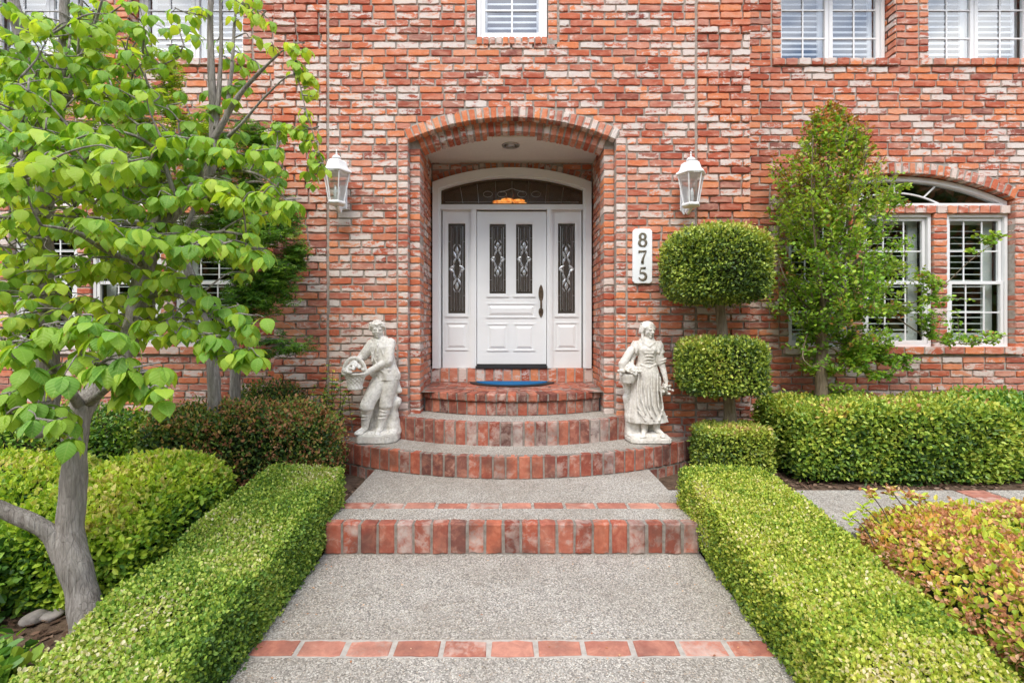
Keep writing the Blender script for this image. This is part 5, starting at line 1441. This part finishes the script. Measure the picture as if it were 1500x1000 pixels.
# ------------------------------------------------------------ statues
def cone(bm, p0, p1, r0, r1, n=16): bm.append(('c', np.array(p0, float), np.array(p1, float), r0, r1))
def ell(bm, c, r, rot=(0, 0, 0), seg=16):
    R = (Matrix.Rotation(rot[2], 3, 'Z') @ Matrix.Rotation(rot[1], 3, 'Y') @ Matrix.Rotation(rot[0], 3, 'X')); bm.append(('e', np.array(c, float), np.array(r, float), np.array(R)))
def loft(bm, secs, n=40, fold=None): bm.append(('l', np.array(secs, float), fold))
def dense(secs, m=6): return secs
def sculpt(name, bm, parent, voxel=.0048, smooth=1, detail=None, k=.0045):
    """union of the solids in bm with soft joints, meshed as one continuous surface (surface nets)"""
    lo = np.full(3, 9e9); hi = -lo; bb = []
    for q in bm:
        if q[0] == 'c': r = max(q[3], q[4]); l, h = np.minimum(q[1], q[2]) - r, np.maximum(q[1], q[2]) + r
        elif q[0] == 'e': r = q[2].max(); l, h = q[1] - r, q[1] + r
        else:
            S_ = q[1]; m_ = 1.15; l = np.array([(S_[:, 0] - S_[:, 3] * m_).min(), (S_[:, 1] - S_[:, 4] * m_).min(), S_[:, 2].min()]); h = np.array([(S_[:, 0] + S_[:, 3] * m_).max(), (S_[:, 1] + S_[:, 4] * m_).max(), S_[:, 2].max()])
        bb.append((l, h)); lo = np.minimum(lo, l); hi = np.maximum(hi, h)
    lo = lo - 4 * voxel; dim = (np.ceil((hi + 4 * voxel - lo) / voxel)).astype(int) + 1
    G = np.full(dim, .05, np.float32); pad = 3 * voxel + k
    for q, (l, h) in zip(bm, bb):
        i0 = np.maximum(((l - pad - lo) / voxel).astype(int), 0); i1 = np.minimum(((h + pad - lo) / voxel).astype(int) + 2, dim)
        ax = [lo[i] + voxel * np.arange(i0[i], i1[i]) for i in range(3)]; P = np.stack(np.meshgrid(*ax, indexing='ij'), -1)
        if q[0] == 'c':
            ba = q[2] - q[1]; t = np.clip(((P - q[1]) @ ba) / max(ba @ ba, 1e-12), 0, 1); d = np.linalg.norm(P - q[1] - t[..., None] * ba, axis=-1) - (q[3] + (q[4] - q[3]) * t)
        elif q[0] == 'e':
            L = (P - q[1]) @ q[3]; k0 = np.linalg.norm(L / q[2], axis=-1); k1 = np.linalg.norm(L / q[2] ** 2, axis=-1); d = k0 * (k0 - 1) / np.maximum(k1, 1e-9)
        else:
            S_ = q[1]; o = np.argsort(S_[:, 2]); z = P[..., 2]; f = lambda j: np.interp(z, S_[o, 2], S_[o, j])
            tt = np.linspace(0, 1, len(S_)); t = np.interp(z, S_[o, 2], tt[o]); x, y = (P[..., 0] - f(0)) / f(3), (P[..., 1] - f(1)) / f(4)
            a_ = np.arctan2(y, x) % (2 * np.pi); rr_ = np.hypot(x, y); d = (rr_ - (1 + (q[2](a_, t) if q[2] else 0))) * np.minimum(f(3), f(4)); d = np.maximum(d, np.maximum(S_[:, 2].min() - z, z - S_[:, 2].max()))
        sl_ = tuple(slice(i0[i], i1[i]) for i in range(3)); g = G[sl_]
        hh = np.maximum(k - np.abs(g - d), 0) / k; G[sl_] = np.minimum(g, d) - hh * hh * k * .25
    for _ in range(smooth):
        for ax_ in range(3): G = .5 * G + .25 * (np.roll(G, 1, ax_) + np.roll(G, -1, ax_))
    ins = G < 0; nx_, ny_, nz_ = dim - 1
    acc = np.zeros((nx_, ny_, nz_, 3)); cnt = np.zeros((nx_, ny_, nz_))
    cs = [(i, j, l_) for i in (0, 1) for j in (0, 1) for l_ in (0, 1)]
    sv = lambda A, c: A[c[0]:c[0] + nx_, c[1]:c[1] + ny_, c[2]:c[2] + nz_]
    for c in cs:
        for ax_ in range(3):
            if c[ax_]: continue
            e = list(c); e[ax_] = 1; g0, g1 = sv(G, c), sv(G, e); x_ = (g0 < 0) != (g1 < 0)
            t = np.where(x_, g0 / np.where(x_, g0 - g1, 1), 0)
            for m_ in range(3): acc[..., m_] += np.where(x_, c[m_] + (t if m_ == ax_ else 0), 0)
            cnt += x_
    act = cnt > 0; idx = np.full(act.shape, -1); idx[act] = np.arange(act.sum())
    base = np.stack(np.nonzero(act), 1); V = lo + voxel * (base + acc[act] / cnt[act][:, None])
    Q = []
    for ax_ in range(3):
        o1, o2 = [m_ for m_ in range(3) if m_ != ax_]
        sA = [slice(None)] * 3; sB = [slice(None)] * 3; sA[ax_] = slice(0, -1); sB[ax_] = slice(1, None)
        a_, b_ = ins[tuple(sA)], ins[tuple(sB)]; e = np.stack(np.nonzero(a_ != b_), 1); fl = a_[tuple(e.T)]
        u, v = np.zeros(3, int), np.zeros(3, int); u[o1] = 1; v[o2] = 1
        q4 = np.stack([idx[tuple((e - u - v).T)], idx[tuple((e - v).T)], idx[tuple(e.T)], idx[tuple((e - u).T)]], 1)
        if ax_ == 1: fl = ~fl
        q4[~fl] = q4[~fl][:, ::-1]; Q.append(q4)
    V = np.array(V); Q = np.concatenate(Q)
    o = mesh_obj(name, V, Q, M['stone'], parent, smooth=True)
    if detail:
        off = worldloc(parent); vs = o.data.vertices; nv = len(vs)
        co = np.empty(nv * 3); nm = np.empty(nv * 3); vs.foreach_get('co', co); vs.foreach_get('normal', nm)
        co = co.reshape(-1, 3); nm = nm.reshape(-1, 3)
        dd_ = np.array([detail(Vector(c) + off) for c in co]); co = co + nm * dd_[:, None]
        vs.foreach_set('co', co.ravel()); o.data.update()
    return o
def hand(bm, w, palm_dir, finger_dir, side, r=.0085, curl=.6):
    """small hand: palm, four curled fingers, thumb"""
    w = Vector(w); f = Vector(finger_dir).normalized(); pd = Vector(palm_dir).normalized(); s = Vector(side).normalized()
    pc = w + f * .028
    for k in (-1, 0, 1): cone(bm, w + s * k * .006, pc + s * k * .013, .012, .0125, 10)
    for i, (o, l) in enumerate(((-.021, .040), (-.007, .047), (.008, .045), (.021, .034))):
        b = pc + s * o + f * .008; m1 = b + (f + pd * curl * .5).normalized() * l * .5; m2 = m1 + (f * .5 + pd * curl * 1.4).normalized() * l * .5
        cone(bm, b, m1, r, r * .9, 8); cone(bm, m1, m2, r * .9, r * .75, 8)
    t0 = w + f * .012 - s * .016; cone(bm, t0, t0 - s * .020 + f * .014 + pd * .010, .010, .0085, 8); cone(bm, t0 - s * .020 + f * .014 + pd * .010, t0 - s * .020 + f * .034 + pd * .018, .0085, .007, 8)
def head(bm, c, s, yaw, tilt, hair):
    """c = head centre, s = half height; face looks towards -y turned by yaw"""
    R = Matrix.Rotation(yaw, 3, 'Z') @ Matrix.Rotation(tilt, 3, 'X')
    def P(x, y, z): return Vector(c) + R @ Vector((x * s, y * s, z * s))
    def E(x, y, z, a, b, d): bm.append(('e', np.array(P(x, y, z)), np.array((a * s, b * s, d * s)), np.array(R)))
    E(0, .10, .20, .74, .84, .78); E(0, -.12, -.20, .60, .62, .66); E(0, -.36, -.58, .32, .30, .28)   # skull, face, jaw
    for sx in (-1, 1):
        E(sx * .30, -.48, -.22, .24, .22, .24)      # cheeks
        E(sx * .26, -.72, .16, .22, .09, .06)      # brow ridge
        E(sx * .25, -.66, .00, .12, .09, .06)     # eyes
        E(sx * .70, .02, -.05, .09, .16, .20)       # ears
    cone(bm, P(0, -.72, .12), P(0, -.92, -.18), .07 * s, .12 * s); E(-.08, -.80, -.22, .07, .07, .06); E(.08, -.80, -.22, .07, .07, .06)
    E(0, -.74, -.44, .20, .10, .045); E(0, -.72, -.54, .16, .10, .05); E(0, -.62, -.76, .16, .13, .11)
    rr = random.Random(int(abs(yaw) * 100) + 3)
    for q in hair(rr): cone(bm, P(*q[0]), P(*q[1]), q[2] * s, q[3] * s)
    return P
def noisy(f, a): 
    return lambda co: a * mn.noise(co * f)
def boy():
    root = thing('boy_statue', 'weathered white stone statue of a boy in breeches holding a basket, left of the steps', 'statue', (fx(552, 4.6), 4.6, Z2), 'garden statues flanking the steps')
    D = 4.60; X = lambda p: fx(p, D); Z = lambda p: fz(p, D); y0 = D
    zf = Z(633)
    # plinth and rockwork
    bm = []
    mb = MB(); mb.prismz([(X(524), y0 - .05), (X(530), y0 - .15), (X(572), y0 - .15), (X(584), y0 - .06), (X(584), y0 + .12), (X(526), y0 + .12)], Z2, zf + .004); mb.build('plinth', M['stone'], root, bevel=.010)
    bm = []
    cone(bm, (X(574), y0 + .06, zf), (X(572), y0 + .06, Z(600)), .075, .055); cone(bm, (X(572), y0 + .06, Z(600)), (X(580), y0 + .05, Z(588)), .055, .045)
    cone(bm, (X(560), y0 + .07, zf), (X(575), y0 + .06, Z(560)), .07, .05); cone(bm, (X(575), y0 + .06, Z(560)), (X(582), y0 + .05, Z(572)), .05, .035)
    cone(bm, (X(545), y0 + .08, zf), (X(538), y0 + .07, Z(590)), .06, .03); cone(bm, (X(552), y0 + .08, zf), (X(556), y0 + .07, Z(560)), .075, .06)
    ell(bm, (X(552), y0, zf), (.16, .10, .025)); ell(bm, (X(575), y0 - .02, zf), (.05, .08, .03))
    sculpt('tree_stump', bm, root, .007, 2, lambda co: .008 * mn.noise(co * 18) + .004 * mn.noise(Vector((co.x * 60, co.y * 60, co.z * 10))))
    bm = []
    hip = Vector((X(565), y0, Z(549)))
    # legs: left-of-picture leg crosses forward, the other bears the weight
    kA, aA = Vector((X(542), y0 - .095, Z(591))), Vector((X(536.5), y0 - .045, Z(624)))
    kB, aB = Vector((X(566), y0 - .02, Z(590))), Vector((X(558), y0 - .03, Z(625)))
    hA, hB = Vector((X(557), y0 - .01, Z(557))), Vector((X(572), y0 + .0, Z(554)))
    cone(bm, hA, kA, .080, .064); cone(bm, hB, kB, .080, .062)
    ell(bm, kA + Vector((0, 0, -.02)), (.067, .064, .045)); ell(bm, kB + Vector((0, 0, -.02)), (.065, .062, .045))
    for k, a in ((kA, aA), (kB, aB)):
        cal = k.lerp(a, .35) + Vector((0, .012, 0)); cone(bm, k + Vector((0, 0, -.03)), cal, .048, .051); cone(bm, cal, a, .051, .032)
        for t in (.18, .3, .45, .6): 
            p = k.lerp(a, t); ell(bm, p, (.053 - t * .012, .056 - t * .012, .006), (0, rnd.gauss(0, .2), 0))
    for a, dx in ((aA, -.055), (aB, -.012)):
        cone(bm, a + Vector((0, .01, -.012)), a + Vector((dx, -.075, -.045)), .030, .022); ell(bm, a + Vector((dx * .6, -.045, -.048)), (.032, .065, .016))
    ell(bm, hip + Vector((0, 0, .0)), (.098, .080, .075))
    # shirt
    secs = dense([(X(567), y0, Z(556), .118, .090), (X(566.5), y0, Z(547), .126, .096), (X(563), y0, Z(533), .110, .088), (X(560), y0, Z(517), .112, .088), (X(559), y0 - .003, Z(507), .115, .088), (X(559), y0, Z(500), .105, .074), (X(558), y0, Z(492), .05, .045)], 5)
    loft(bm, secs, 56, lambda a, t: (.055 * (1 - t) ** 1.5) * np.sin(a * 9 + 5 * t + 1.5 * np.sin(3 * a)) + .012 * np.sin(a * 5 + t * 14))
    cone(bm, (X(548), y0 - .06, Z(548)), (X(572), y0 - .07, Z(541)), .02, .022)
    sA, sB = Vector((X(545.5), y0, Z(504))), Vector((X(571.5), y0, Z(503)))
    # near arm (picture right) comes across to the basket rim
    eB = Vector((X(570.5), y0 - .07, Z(528))); wB = Vector((X(538), y0 - .16, Z(547)))
    cone(bm, sB, eB, .054, .050); ell(bm, eB.lerp(sB, .15), (.052, .050, .030)); ell(bm, eB, (.045, .045, .022), (0, .5, 0)); cone(bm, eB, wB, .038, .025)
    # far arm reaches into the basket
    eA = Vector((X(533), y0 - .01, Z(521))); wA = Vector((X(523), y0 - .09, Z(528)))
    cone(bm, sA, eA, .052, .048); ell(bm, eA, (.047, .045, .035)); cone(bm, eA, wA, .036, .025)
    ell(bm, sA, (.05, .05, .045)); ell(bm, sB, (.05, .05, .045))
    hand(bm, wB, (0, .5, .6), (-.9, -.1, -.25), (0, -.5, .8)); hand(bm, wA, (0, -.2, -.8), (-.05, -.4, -.9), (1, -.1, 0))
    # collar, neck, placket
    cone(bm, (X(558), y0, Z(498)), (X(556), y0 - .012, Z(487)), .036, .034)
    for s in (-1, 1):
        cone(bm, (X(556.5), y0 - .062, Z(500.5)), (X(556.5) + s * .058, y0 - .035, Z(497)), .013, .012); cone(bm, (X(556.5) + s * .058, y0 - .035, Z(497)), (X(557) + s * .05, y0 + .02, Z(494)), .012, .012)
    cone(bm, (X(557), y0 - .092, Z(503)), (X(556), y0 - .096, Z(525)), .008, .008)
    for k in range(3): ell(bm, (X(557), y0 - .102, Z(506 + 7 * k)), (.006, .006, .006))
    for a_, b_ in (((548, 515), (555, 530)), ((552, 510), (549, 528)), ((563, 512), (570, 535)), ((566, 520), (560, 540)), ((552, 535), (566, 544))):
        cone(bm, (X(a_[0]), y0 - .086, Z(a_[1])), (X(b_[0]), y0 - .094, Z(b_[1])), .006, .008, 8)
    for k_, h_ in ((kA, hA), (kB, hB)):
        for i in range(4):
            u = (i - 1.5) * .028; cone(bm, h_.lerp(k_, .15) + Vector((u, -.062 + abs(u) * .5, 0)), k_ + Vector((u * .6, -.052 + abs(u) * .3, .01)), .008, .010, 8)
    def hair(rr):
        L = []
        for i in range(60):
            a = rr.uniform(0, 2 * math.pi); r = rr.uniform(.1, .85); x, y = math.cos(a) * r * .9, .12 + math.sin(a) * r; z = .95 - .45 * r * r + rr.uniform(-.05, .08)
            L.append(((x, y, z - .12), (x + rr.uniform(-.3, .3), y + rr.uniform(-.25, .1), z - .05), .15, .09))
        for i in range(10):
            t = (i - 4.5) / 4.5; L.append(((t * .55, -.45, .72 - .1 * abs(t)), (t * .72 + .12, -.68 + abs(t) * .15, .48 - .15 * abs(t)), .13, .07))
        for s in (-1, 1):
            for i in range(6): L.append(((s * .72, -.25 + i * .17, .45), (s * (.86), -.2 + i * .17, .0 - rr.uniform(0, .2)), .14, .09))
        for i in range(8): L.append(((-.6 + i * .17, .75, .3), (-.6 + i * .17, .8, -.35), .16, .1))
        return L
    head(bm, (X(554), y0 - .03, Z(482)), .084, .30, .18, hair)
    sculpt('figure', bm, root, .0034, 1, lambda co: .0015 * mn.noise(co * 40) + .0008 * mn.noise(co * 90))
    # basket with fruit
    bm = []; bx, by = X(527), y0 - .135
    def fold(a, t): return .03 * np.sign(np.sin(a * 13) * np.sin(t * 28))
    loft(bm, [(bx, by, Z(568), .060, .054), (bx, by, Z(566), .070, .062), (bx, by, Z(560), .068, .060), (bx, by, Z(556), .076, .066), (bx, by, Z(552), .085, .072), (bx, by, Z(548), .097, .080), (bx, by, Z(545), .106, .086)], 52, fold)
    n = 16
    for k in range(n):
        a0, a1 = 2 * math.pi * k / n, 2 * math.pi * (k + 1) / n; cone(bm, (bx + .106 * math.cos(a0), by + .087 * math.sin(a0), Z(545)), (bx + .106 * math.cos(a1), by + .087 * math.sin(a1), Z(545)), .010, .010, 8)
    for k in range(12):
        a0, a1 = math.pi * k / 12, math.pi * (k + 1) / 12; f = lambda a: (bx + .106 * math.cos(a), by - .02, Z(545) + .150 * math.sin(a)); cone(bm, f(a0), f(a1), .016, .016, 8)
    rr = random.Random(5)
    for i in range(85):
        a, r = rr.uniform(0, 6.28), rr.uniform(0, .105); ell(bm, (bx + r * math.cos(a), by + r * .85 * math.sin(a) - .015, Z(543) + (.105 - r * .9)), (rr.uniform(.014, .022), rr.uniform(.014, .020), rr.uniform(.012, .018)), (rr.random(), rr.random(), 0), 8)
    sculpt('basket', bm, root, .0032, 0, k=.0022)
boy()
def girl():
    D = 4.60; X = lambda p: fx(p, D); Z = lambda p: fz(p, D); y0 = D
    root = thing('girl_statue', 'weathered white stone statue of a girl with a flower basket, right of the steps', 'statue', (X(945), D, Z2), 'garden statues flanking the steps')
    zf = Z(636)
    mb = MB(); mb.prismz([(X(916), y0 + .0), (X(920), y0 - .13), (X(930), y0 - .16), (X(974), y0 - .16), (X(978), y0 - .13), (X(978), y0 + .11), (X(918), y0 + .11)], Z2, zf - .004); mb.build('plinth', M['stone'], root, bevel=.012)
    bm = []
    cone(bm, (X(926), y0 + .05, zf), (X(924), y0 + .05, Z(600)), .06, .045); cone(bm, (X(924), y0 + .05, Z(600)), (X(919), y0 + .04, Z(582)), .045, .038); cone(bm, (X(930), y0 + .05, Z(600)), (X(918), y0 + .03, Z(560)), .05, .042); cone(bm, (X(918), y0 + .03, Z(560)), (X(914), y0, Z(554)), .04, .045)
    ell(bm, (X(946), y0 - .02, zf), (.19, .12, .030)); cone(bm, (X(932), y0 + .05, zf), (X(934), y0 + .05, Z(612)), .075, .07); cone(bm, (X(955), y0 + .06, zf), (X(955), y0 + .06, Z(610)), .07, .06); ell(bm, (X(970), y0 - .02, zf - .01), (.05, .10, .025))
    sculpt('tree_stump', bm, root, .007, 2, lambda co: .008 * mn.noise(co * 18) + .004 * mn.noise(Vector((co.x * 60, co.y * 60, co.z * 10))))
    bm = []
    # legs and feet under the hem
    for ax, tx_ in ((942.5, -.035), (960, .045)):
        cone(bm, (X(ax), y0 - .03, Z(600)), (X(ax), y0 - .04, Z(627)), .042, .030); cone(bm, (X(ax), y0 - .035, Z(628)), (X(ax) + tx_, y0 - .115, Z(634)), .030, .020); ell(bm, (X(ax) + tx_ * .8, y0 - .10, Z(634.5)), (.030, .045, .014))
        for k in range(5): cone(bm, (X(ax) + tx_ + (k - 2) * .010, y0 - .118, Z(634.5)), (X(ax) + tx_ + (k - 2) * .012, y0 - .142 + abs(k - 1) * .004, Z(635.5)), .0075, .0065, 6)
    sk = dense([(X(947.5), y0 - .01, Z(617), .192, .125), (X(946), y0 - .01, Z(610), .188, .122), (X(944), y0 - .008, Z(590), .150, .108), (X(945), y0 - .005, Z(565), .136, .102), (X(946), y0, Z(548), .128, .096), (X(946.5), y0, Z(538), .108, .086), (X(947), y0, Z(530), .088, .074)], 7)
    loft(bm, sk, 90, lambda a, t: (.075 * (1 - t) ** .8) * (np.sin(a * 11 + 2.2 * np.sin(2 * a) + t * 3)) * (.6 + .4 * np.sin(a * 3 + 1)) + .02 * np.sin(a * 19 + 4 * t) * (1 - t))
    # hem flick to the right, apron edges as swags
    cone(bm, (X(965), y0 - .06, Z(614)), (X(975.5), y0 - .04, Z(608)), .020, .007)
    ska = np.array(sk)[::-1]
    def onsk(px, py, o=.004):
        z = Z(py); f = lambda q: np.interp(z, ska[:, 2], ska[:, q]); dx = (X(px) - f(0)) / f(3)
        return Vector((X(px), f(1) - f(4) * math.sqrt(max(1 - dx * dx, .02)) - o, z))
    for L_ in (((931, 546), (929, 570), (930, 592), (938, 606)), ((938, 540), (938, 565), (941, 590), (948, 606)), ((957, 546), (957, 570), (959, 592), (966, 605)), ((949, 540), (948, 565), (950, 590), (956, 604)), ((935, 556), (934, 580), (940, 602)), ((961, 550), (963, 575), (966, 596)), ((943, 560), (945, 590), (952, 611)), ((930, 598), (940, 612)), ((965, 596), (960, 612))):
        q = [onsk(*p) for p in L_]
        for a, b in zip(q, q[1:]): cone(bm, a, b, .007, .009, 8)
    # apron: shield shape laid over the skirt
    bodice = dense([(X(946.5), y0, Z(538), .100, .082), (X(947), y0, Z(532), .086, .074), (X(947.5), y0, Z(522), .088, .074), (X(948), y0 - .006, Z(512), .108, .084), (X(948), y0, Z(503), .100, .068), (X(947.5), y0, Z(497), .075, .052), (X(947), y0, Z(492), .04, .038)], 5)
    loft(bm, bodice, 48, lambda a, t: .012 * np.sin(a * 14) * (t < .55))
    for s in (-1, 1): ell(bm, (X(948) + s * .036, y0 - .055, Z(512)), (.036, .030, .036))
    for k in range(4): cone(bm, (X(941), y0 - .083, Z(516 + 4.5 * k)), (X(954), y0 - .083, Z(516 + 4.5 * k)), .0052, .0052, 8)
    cone(bm, (X(936), y0 - .06, Z(533)), (X(947), y0 - .086, Z(537)), .008, .008, 8); cone(bm, (X(947), y0 - .086, Z(537)), (X(958), y0 - .06, Z(533)), .008, .008, 8)
    cone(bm, (X(939), y0 - .045, Z(501)), (X(948), y0 - .078, Z(507)), .010, .010, 8); cone(bm, (X(948), y0 - .078, Z(507)), (X(957), y0 - .045, Z(501)), .010, .010, 8)
    # puffed sleeves and arms
    sA, sB = Vector((X(933.5), y0, Z(507))), Vector((X(962), y0, Z(507)))
    for s0, dx in ((sA, -1), (sB, 1)):
        ell(bm, s0 + Vector((dx * .008, 0, -.010)), (.060, .058, .064))
        for k in range(7):
            a = k * .9; cone(bm, s0 + Vector((math.cos(a) * .038, math.sin(a) * .040, .045)), s0 + Vector((math.cos(a) * .052 + dx * .014, math.sin(a) * .052, -.058)), .009, .013, 8)
    eB = Vector((X(967.5), y0 - .01, Z(531))); wB = Vector((X(973), y0 - .06, Z(557)))
    cone(bm, sB, eB, .045, .042); 
    for k in range(2): ell(bm, Vector((X(968.5), y0 - .01, Z(527 + 3.4 * k))), (.052, .048, .012), (0, -.35, 0))
    cone(bm, Vector((X(968), y0 - .01, Z(530))), wB, .033, .021)
    hand(bm, wB, (-.5, .2, -.1), (-.1, -.25, -1), (0.1, -1, 0), .0085, .8)
    eA = Vector((X(924), y0 + .0, Z(524))); wA = Vector((X(921), y0 - .11, Z(538)))
    cone(bm, sA, eA, .044, .040); cone(bm, eA, wA, .033, .022); hand(bm, wA, (.1, .2, -.9), (.35, -.7, -.45), (.9, .3, 0), .0085, .7)
    cone(bm, (X(947), y0, Z(496)), (X(948), y0 - .010, Z(486)), .032, .031)
    def hair(rr):
        L = []
        for i in range(30):
            a = rr.uniform(0, 2 * math.pi); r = rr.uniform(.05, .7); x, y = math.cos(a) * r * .9, .15 + math.sin(a) * r; z = .92 - .5 * r * r
            L.append(((x, y, z - .1), (x * 1.2, y + .18, z - .14), .12, .10))
        for s in (-1, 1):
            for i in range(5): L.append(((s * .12, -.42 + .03 * i, .70 + i * .03), (s * (.72), -.30 + i * .12, .28 + i * .04), .12, .13))
            for i in range(4): L.append(((s * .72, -.18 + i * .2, .25), (s * .80, .0 + i * .15, -.30), .16, .15))
            # long locks falling to the shoulders
            for i in range(3): L.append(((s * .74, -.02 + i * .1, -.35), (s * (.66 + .08 * i), -.15, -1.0), .12, .10)); L.append(((s * (.66 + .08 * i), -.15, -1.0), (s * (.60 + .10 * i), -.55, -1.5 - .1 * i), .10, .06))
        for i in range(7): L.append(((-.5 + i * .17, .78, .35), (-.5 + i * .17, .85, -.6), .16, .13))
        return L
    head(bm, (X(948.5), y0 - .022, Z(482.5)), .082, .42, .20, hair)
    sculpt('figure', bm, root, .0034, 1, lambda co: .0015 * mn.noise(co * 40) + .0008 * mn.noise(co * 90))
    # basket on the arm, full of flowers, draped with cloth
    bm = []; bx, by = X(918), y0 - .09
    loft(bm, [(bx - .005, by, Z(559), .050, .045), (bx, by, Z(555), .058, .052), (bx, by, Z(549), .072, .062), (bx, by, Z(546), .074, .064)], 40, lambda a, t: .03 * np.sin(26 * a))
    rr = random.Random(8)
    for i in range(95):
        a, r = rr.uniform(0, 6.28), rr.uniform(0, .105); p = Vector((bx + .006 + r * math.cos(a), by + r * .7 * math.sin(a), Z(544) + .09 - r * .75)); ell(bm, p, (rr.uniform(.012, .020), rr.uniform(.012, .018), rr.uniform(.009, .014)), (rr.random(), rr.random(), 0), 8)
    for i in range(7):
        t = i / 6; p = Vector((X(926 - 14 * t), y0 - .03 - .03 * t, Z(512 + 22 * t))); q = Vector((X(916 - 6 * math.sin(3 * t)), y0 - .08, Z(520 + 22 * t))); cone(bm, p, q, .020, .024, 8)
    cone(bm, (X(922), y0 - .06, Z(512)), (X(909), y0 - .09, Z(532)), .036, .04); cone(bm, (X(909), y0 - .09, Z(532)), (X(907), y0 - .10, Z(546)), .04, .022)
    sculpt('flower_basket', bm, root, .0032, 0, k=.0022)
    bm = []
    for i in range(40): ell(bm, (X(970) + rr.gauss(0, .024), y0 - .08 + rr.gauss(0, .016), Z(569) + rr.gauss(0, .024)), (.014, .013, .011), (rr.random(), rr.random(), 0), 8)
    cone(bm, (X(972), y0 - .07, Z(563)), (X(967), y0 - .08, Z(573)), .022, .024)
    sculpt('posy', bm, root, .0032, 0, k=.002)
girl()

# ------------------------------------------------------------ stones and litter
def stone_mesh(seed, r):
    bm = bmesh.new(); bmesh.ops.create_icosphere(bm, subdivisions=3, radius=1)
    for v in bm.verts:
        n = mn.noise(v.co * 1.3 + Vector((seed * 7.1, 0, 0))); v.co = Vector((v.co.x * r[0], v.co.y * r[1], v.co.z * r[2])) * (1 + .22 * n)
    return bm
M['river'] = mat_simple('river_stone', (.20, .18, .165), .8, 14, .4, .004, .3, col2=(.36, .32, .29))
M['river2'] = mat_simple('tan_river_stone', (.36, .27, .20), .8, 12, .3, .004, .3)
SL = [('large grey river stone nearest the dogwood trunk', 88, 872, .045), ('grey-blue river stone at the left of the pile below the trunk', 52, 908, .05), ('tan river stone at the top of the pile by the trunk', 52, 862, .04), ('smooth grey stone in front of the pile beside the hedge', 76, 905, .042),
      ('round brownish stone between two grey ones', 70, 885, .036), ('small pale stone at the foot of the leafy plant', 36, 880, .032), ('flat grey stone under the hedge edge', 98, 890, .040), ('small dark stone at the back of the pile', 62, 848, .03), ('small tan pebble right of the dogwood base', 80, 850, .026)]
for i, (lb, px, py, r) in enumerate(SL):
    D = 700 * 1.545 / (py - 477); x = fx(px, D); bm = stone_mesh(i, (r * 1.2, r, r * .62)); me = bpy.data.meshes.new('river_stone'); bm.to_mesh(me); bm.free()
    me.materials.append(M['river2'] if 'tan' in lb or 'brown' in lb else M['river']); me.polygons.foreach_set('use_smooth', np.ones(len(me.polygons), dtype=bool))
    o = bpy.data.objects.new('river_stone', me); o.location = (x, D, gz(x, D) + r * .32); o.rotation_euler = (0, 0, i * 1.3); C.objects.link(o); tag(o, lb, 'stone', 'river stones under the dogwood')
# leafy plants at the lower left corner
bush('leafy_plant', 'glossy leafy plant at the lower left corner', 'plant', 1500, 2.4, (.3, .3, .2), boxmap(-2.62, -1.98, 1.55, 2.12, -.10, .17), .065, M['l_green'], jit=.08, deep=.12, bump=(.05, 6), seed=71, core=False)
bush('leafy_plant', 'bushy green plant at the left edge beside the dogwood trunk', 'plant', 2600, 2.6, (.3, .35, .3), boxmap(-3.15, -2.62, 2.30, 2.95, -.08, .34), .060, M['l_green'], jit=.08, deep=.14, bump=(.06, 6), seed=72)
# bark chips over the beds, fallen leaves on the path
n = 26000; xx = RN.uniform(-6, 6, n); dd = RN.uniform(1.2, 5.0, n)
ok = (np.abs(xx) > 1.27) & ~((xx > 1.2) & (dd > 3.0) & (dd < 3.81)) & ~((np.abs(xx) < 1.85) & (dd > 4.0)) & (np.hypot(xx, 0) > 1.27)
xx, dd = xx[ok], dd[ok]; zz = ghm(xx, dd) + RN.uniform(.004, .02, len(xx))
M['chip'] = mat_leaf('bark_chip', [(0, (.05, .03, .02)), (.5, (.13, .075, .05)), (.9, (.24, .16, .11)), (1, (.33, .25, .19))], 0, .95, .1)
nn = len(xx)
tag(leaves('bark_mulch', np.stack([xx, dd, zz], 1), RN.normal(0, 1, (nn, 3)) * np.array([1, 1, .25]), np.array([0, 0, 1]) + RN.normal(0, .3, (nn, 3)), RN.uniform(.02, .055, nn), M['chip'], hexleaf(.5, .02, 0)), 'reddish brown bark mulch over the beds', kind='stuff')
n = 60; xx = RN.uniform(-1.2, 1.2, n); dd = RN.uniform(2.0, 3.1, n); nn = n
xx[:30] = np.sign(xx[:30]) * RN.uniform(1.02, 1.22, 30)
tag(leaves('fallen_leaves', np.stack([xx, dd, pathz(dd) + .004], 1), RN.normal(0, 1, (nn, 3)) * np.array([1, 1, .05]), np.array([0, 0, 1]) + RN.normal(0, .15, (nn, 3)), RN.uniform(.008, .018, nn), M['l_spent']), 'tiny fallen leaves scattered on the path', kind='stuff')
# the row of trees on the other side of the street, seen only in the window glass
tl_ = []; tn = []
for i in range(16):
    cx, cy, R0 = -34 + i * 4.6 + rnd.uniform(-1, 1), -24 + rnd.uniform(-3, 3), rnd.uniform(5.8, 7.2)
    m = 2600; v = norm(RN.normal(0, 1, (m, 3))); p = v * (RN.uniform(.5, 1.05, m)[:, None]) * R0 * np.array([1, 1, 1.15]) + np.array([cx, cy, R0 * 1.05 + .2]); tl_.append(p); tn.append(v)
tl_, tn = np.concatenate(tl_), np.concatenate(tn)
tag(leaves('tree_line', tl_, tn + RN.normal(0, .6, tl_.shape), tn + RN.normal(0, .5, tl_.shape), RN.uniform(.5, 1.0, len(tl_)), M['l_dark'], HEXW), 'dark trees on the far side of the street mirrored in the windows', kind='stuff')
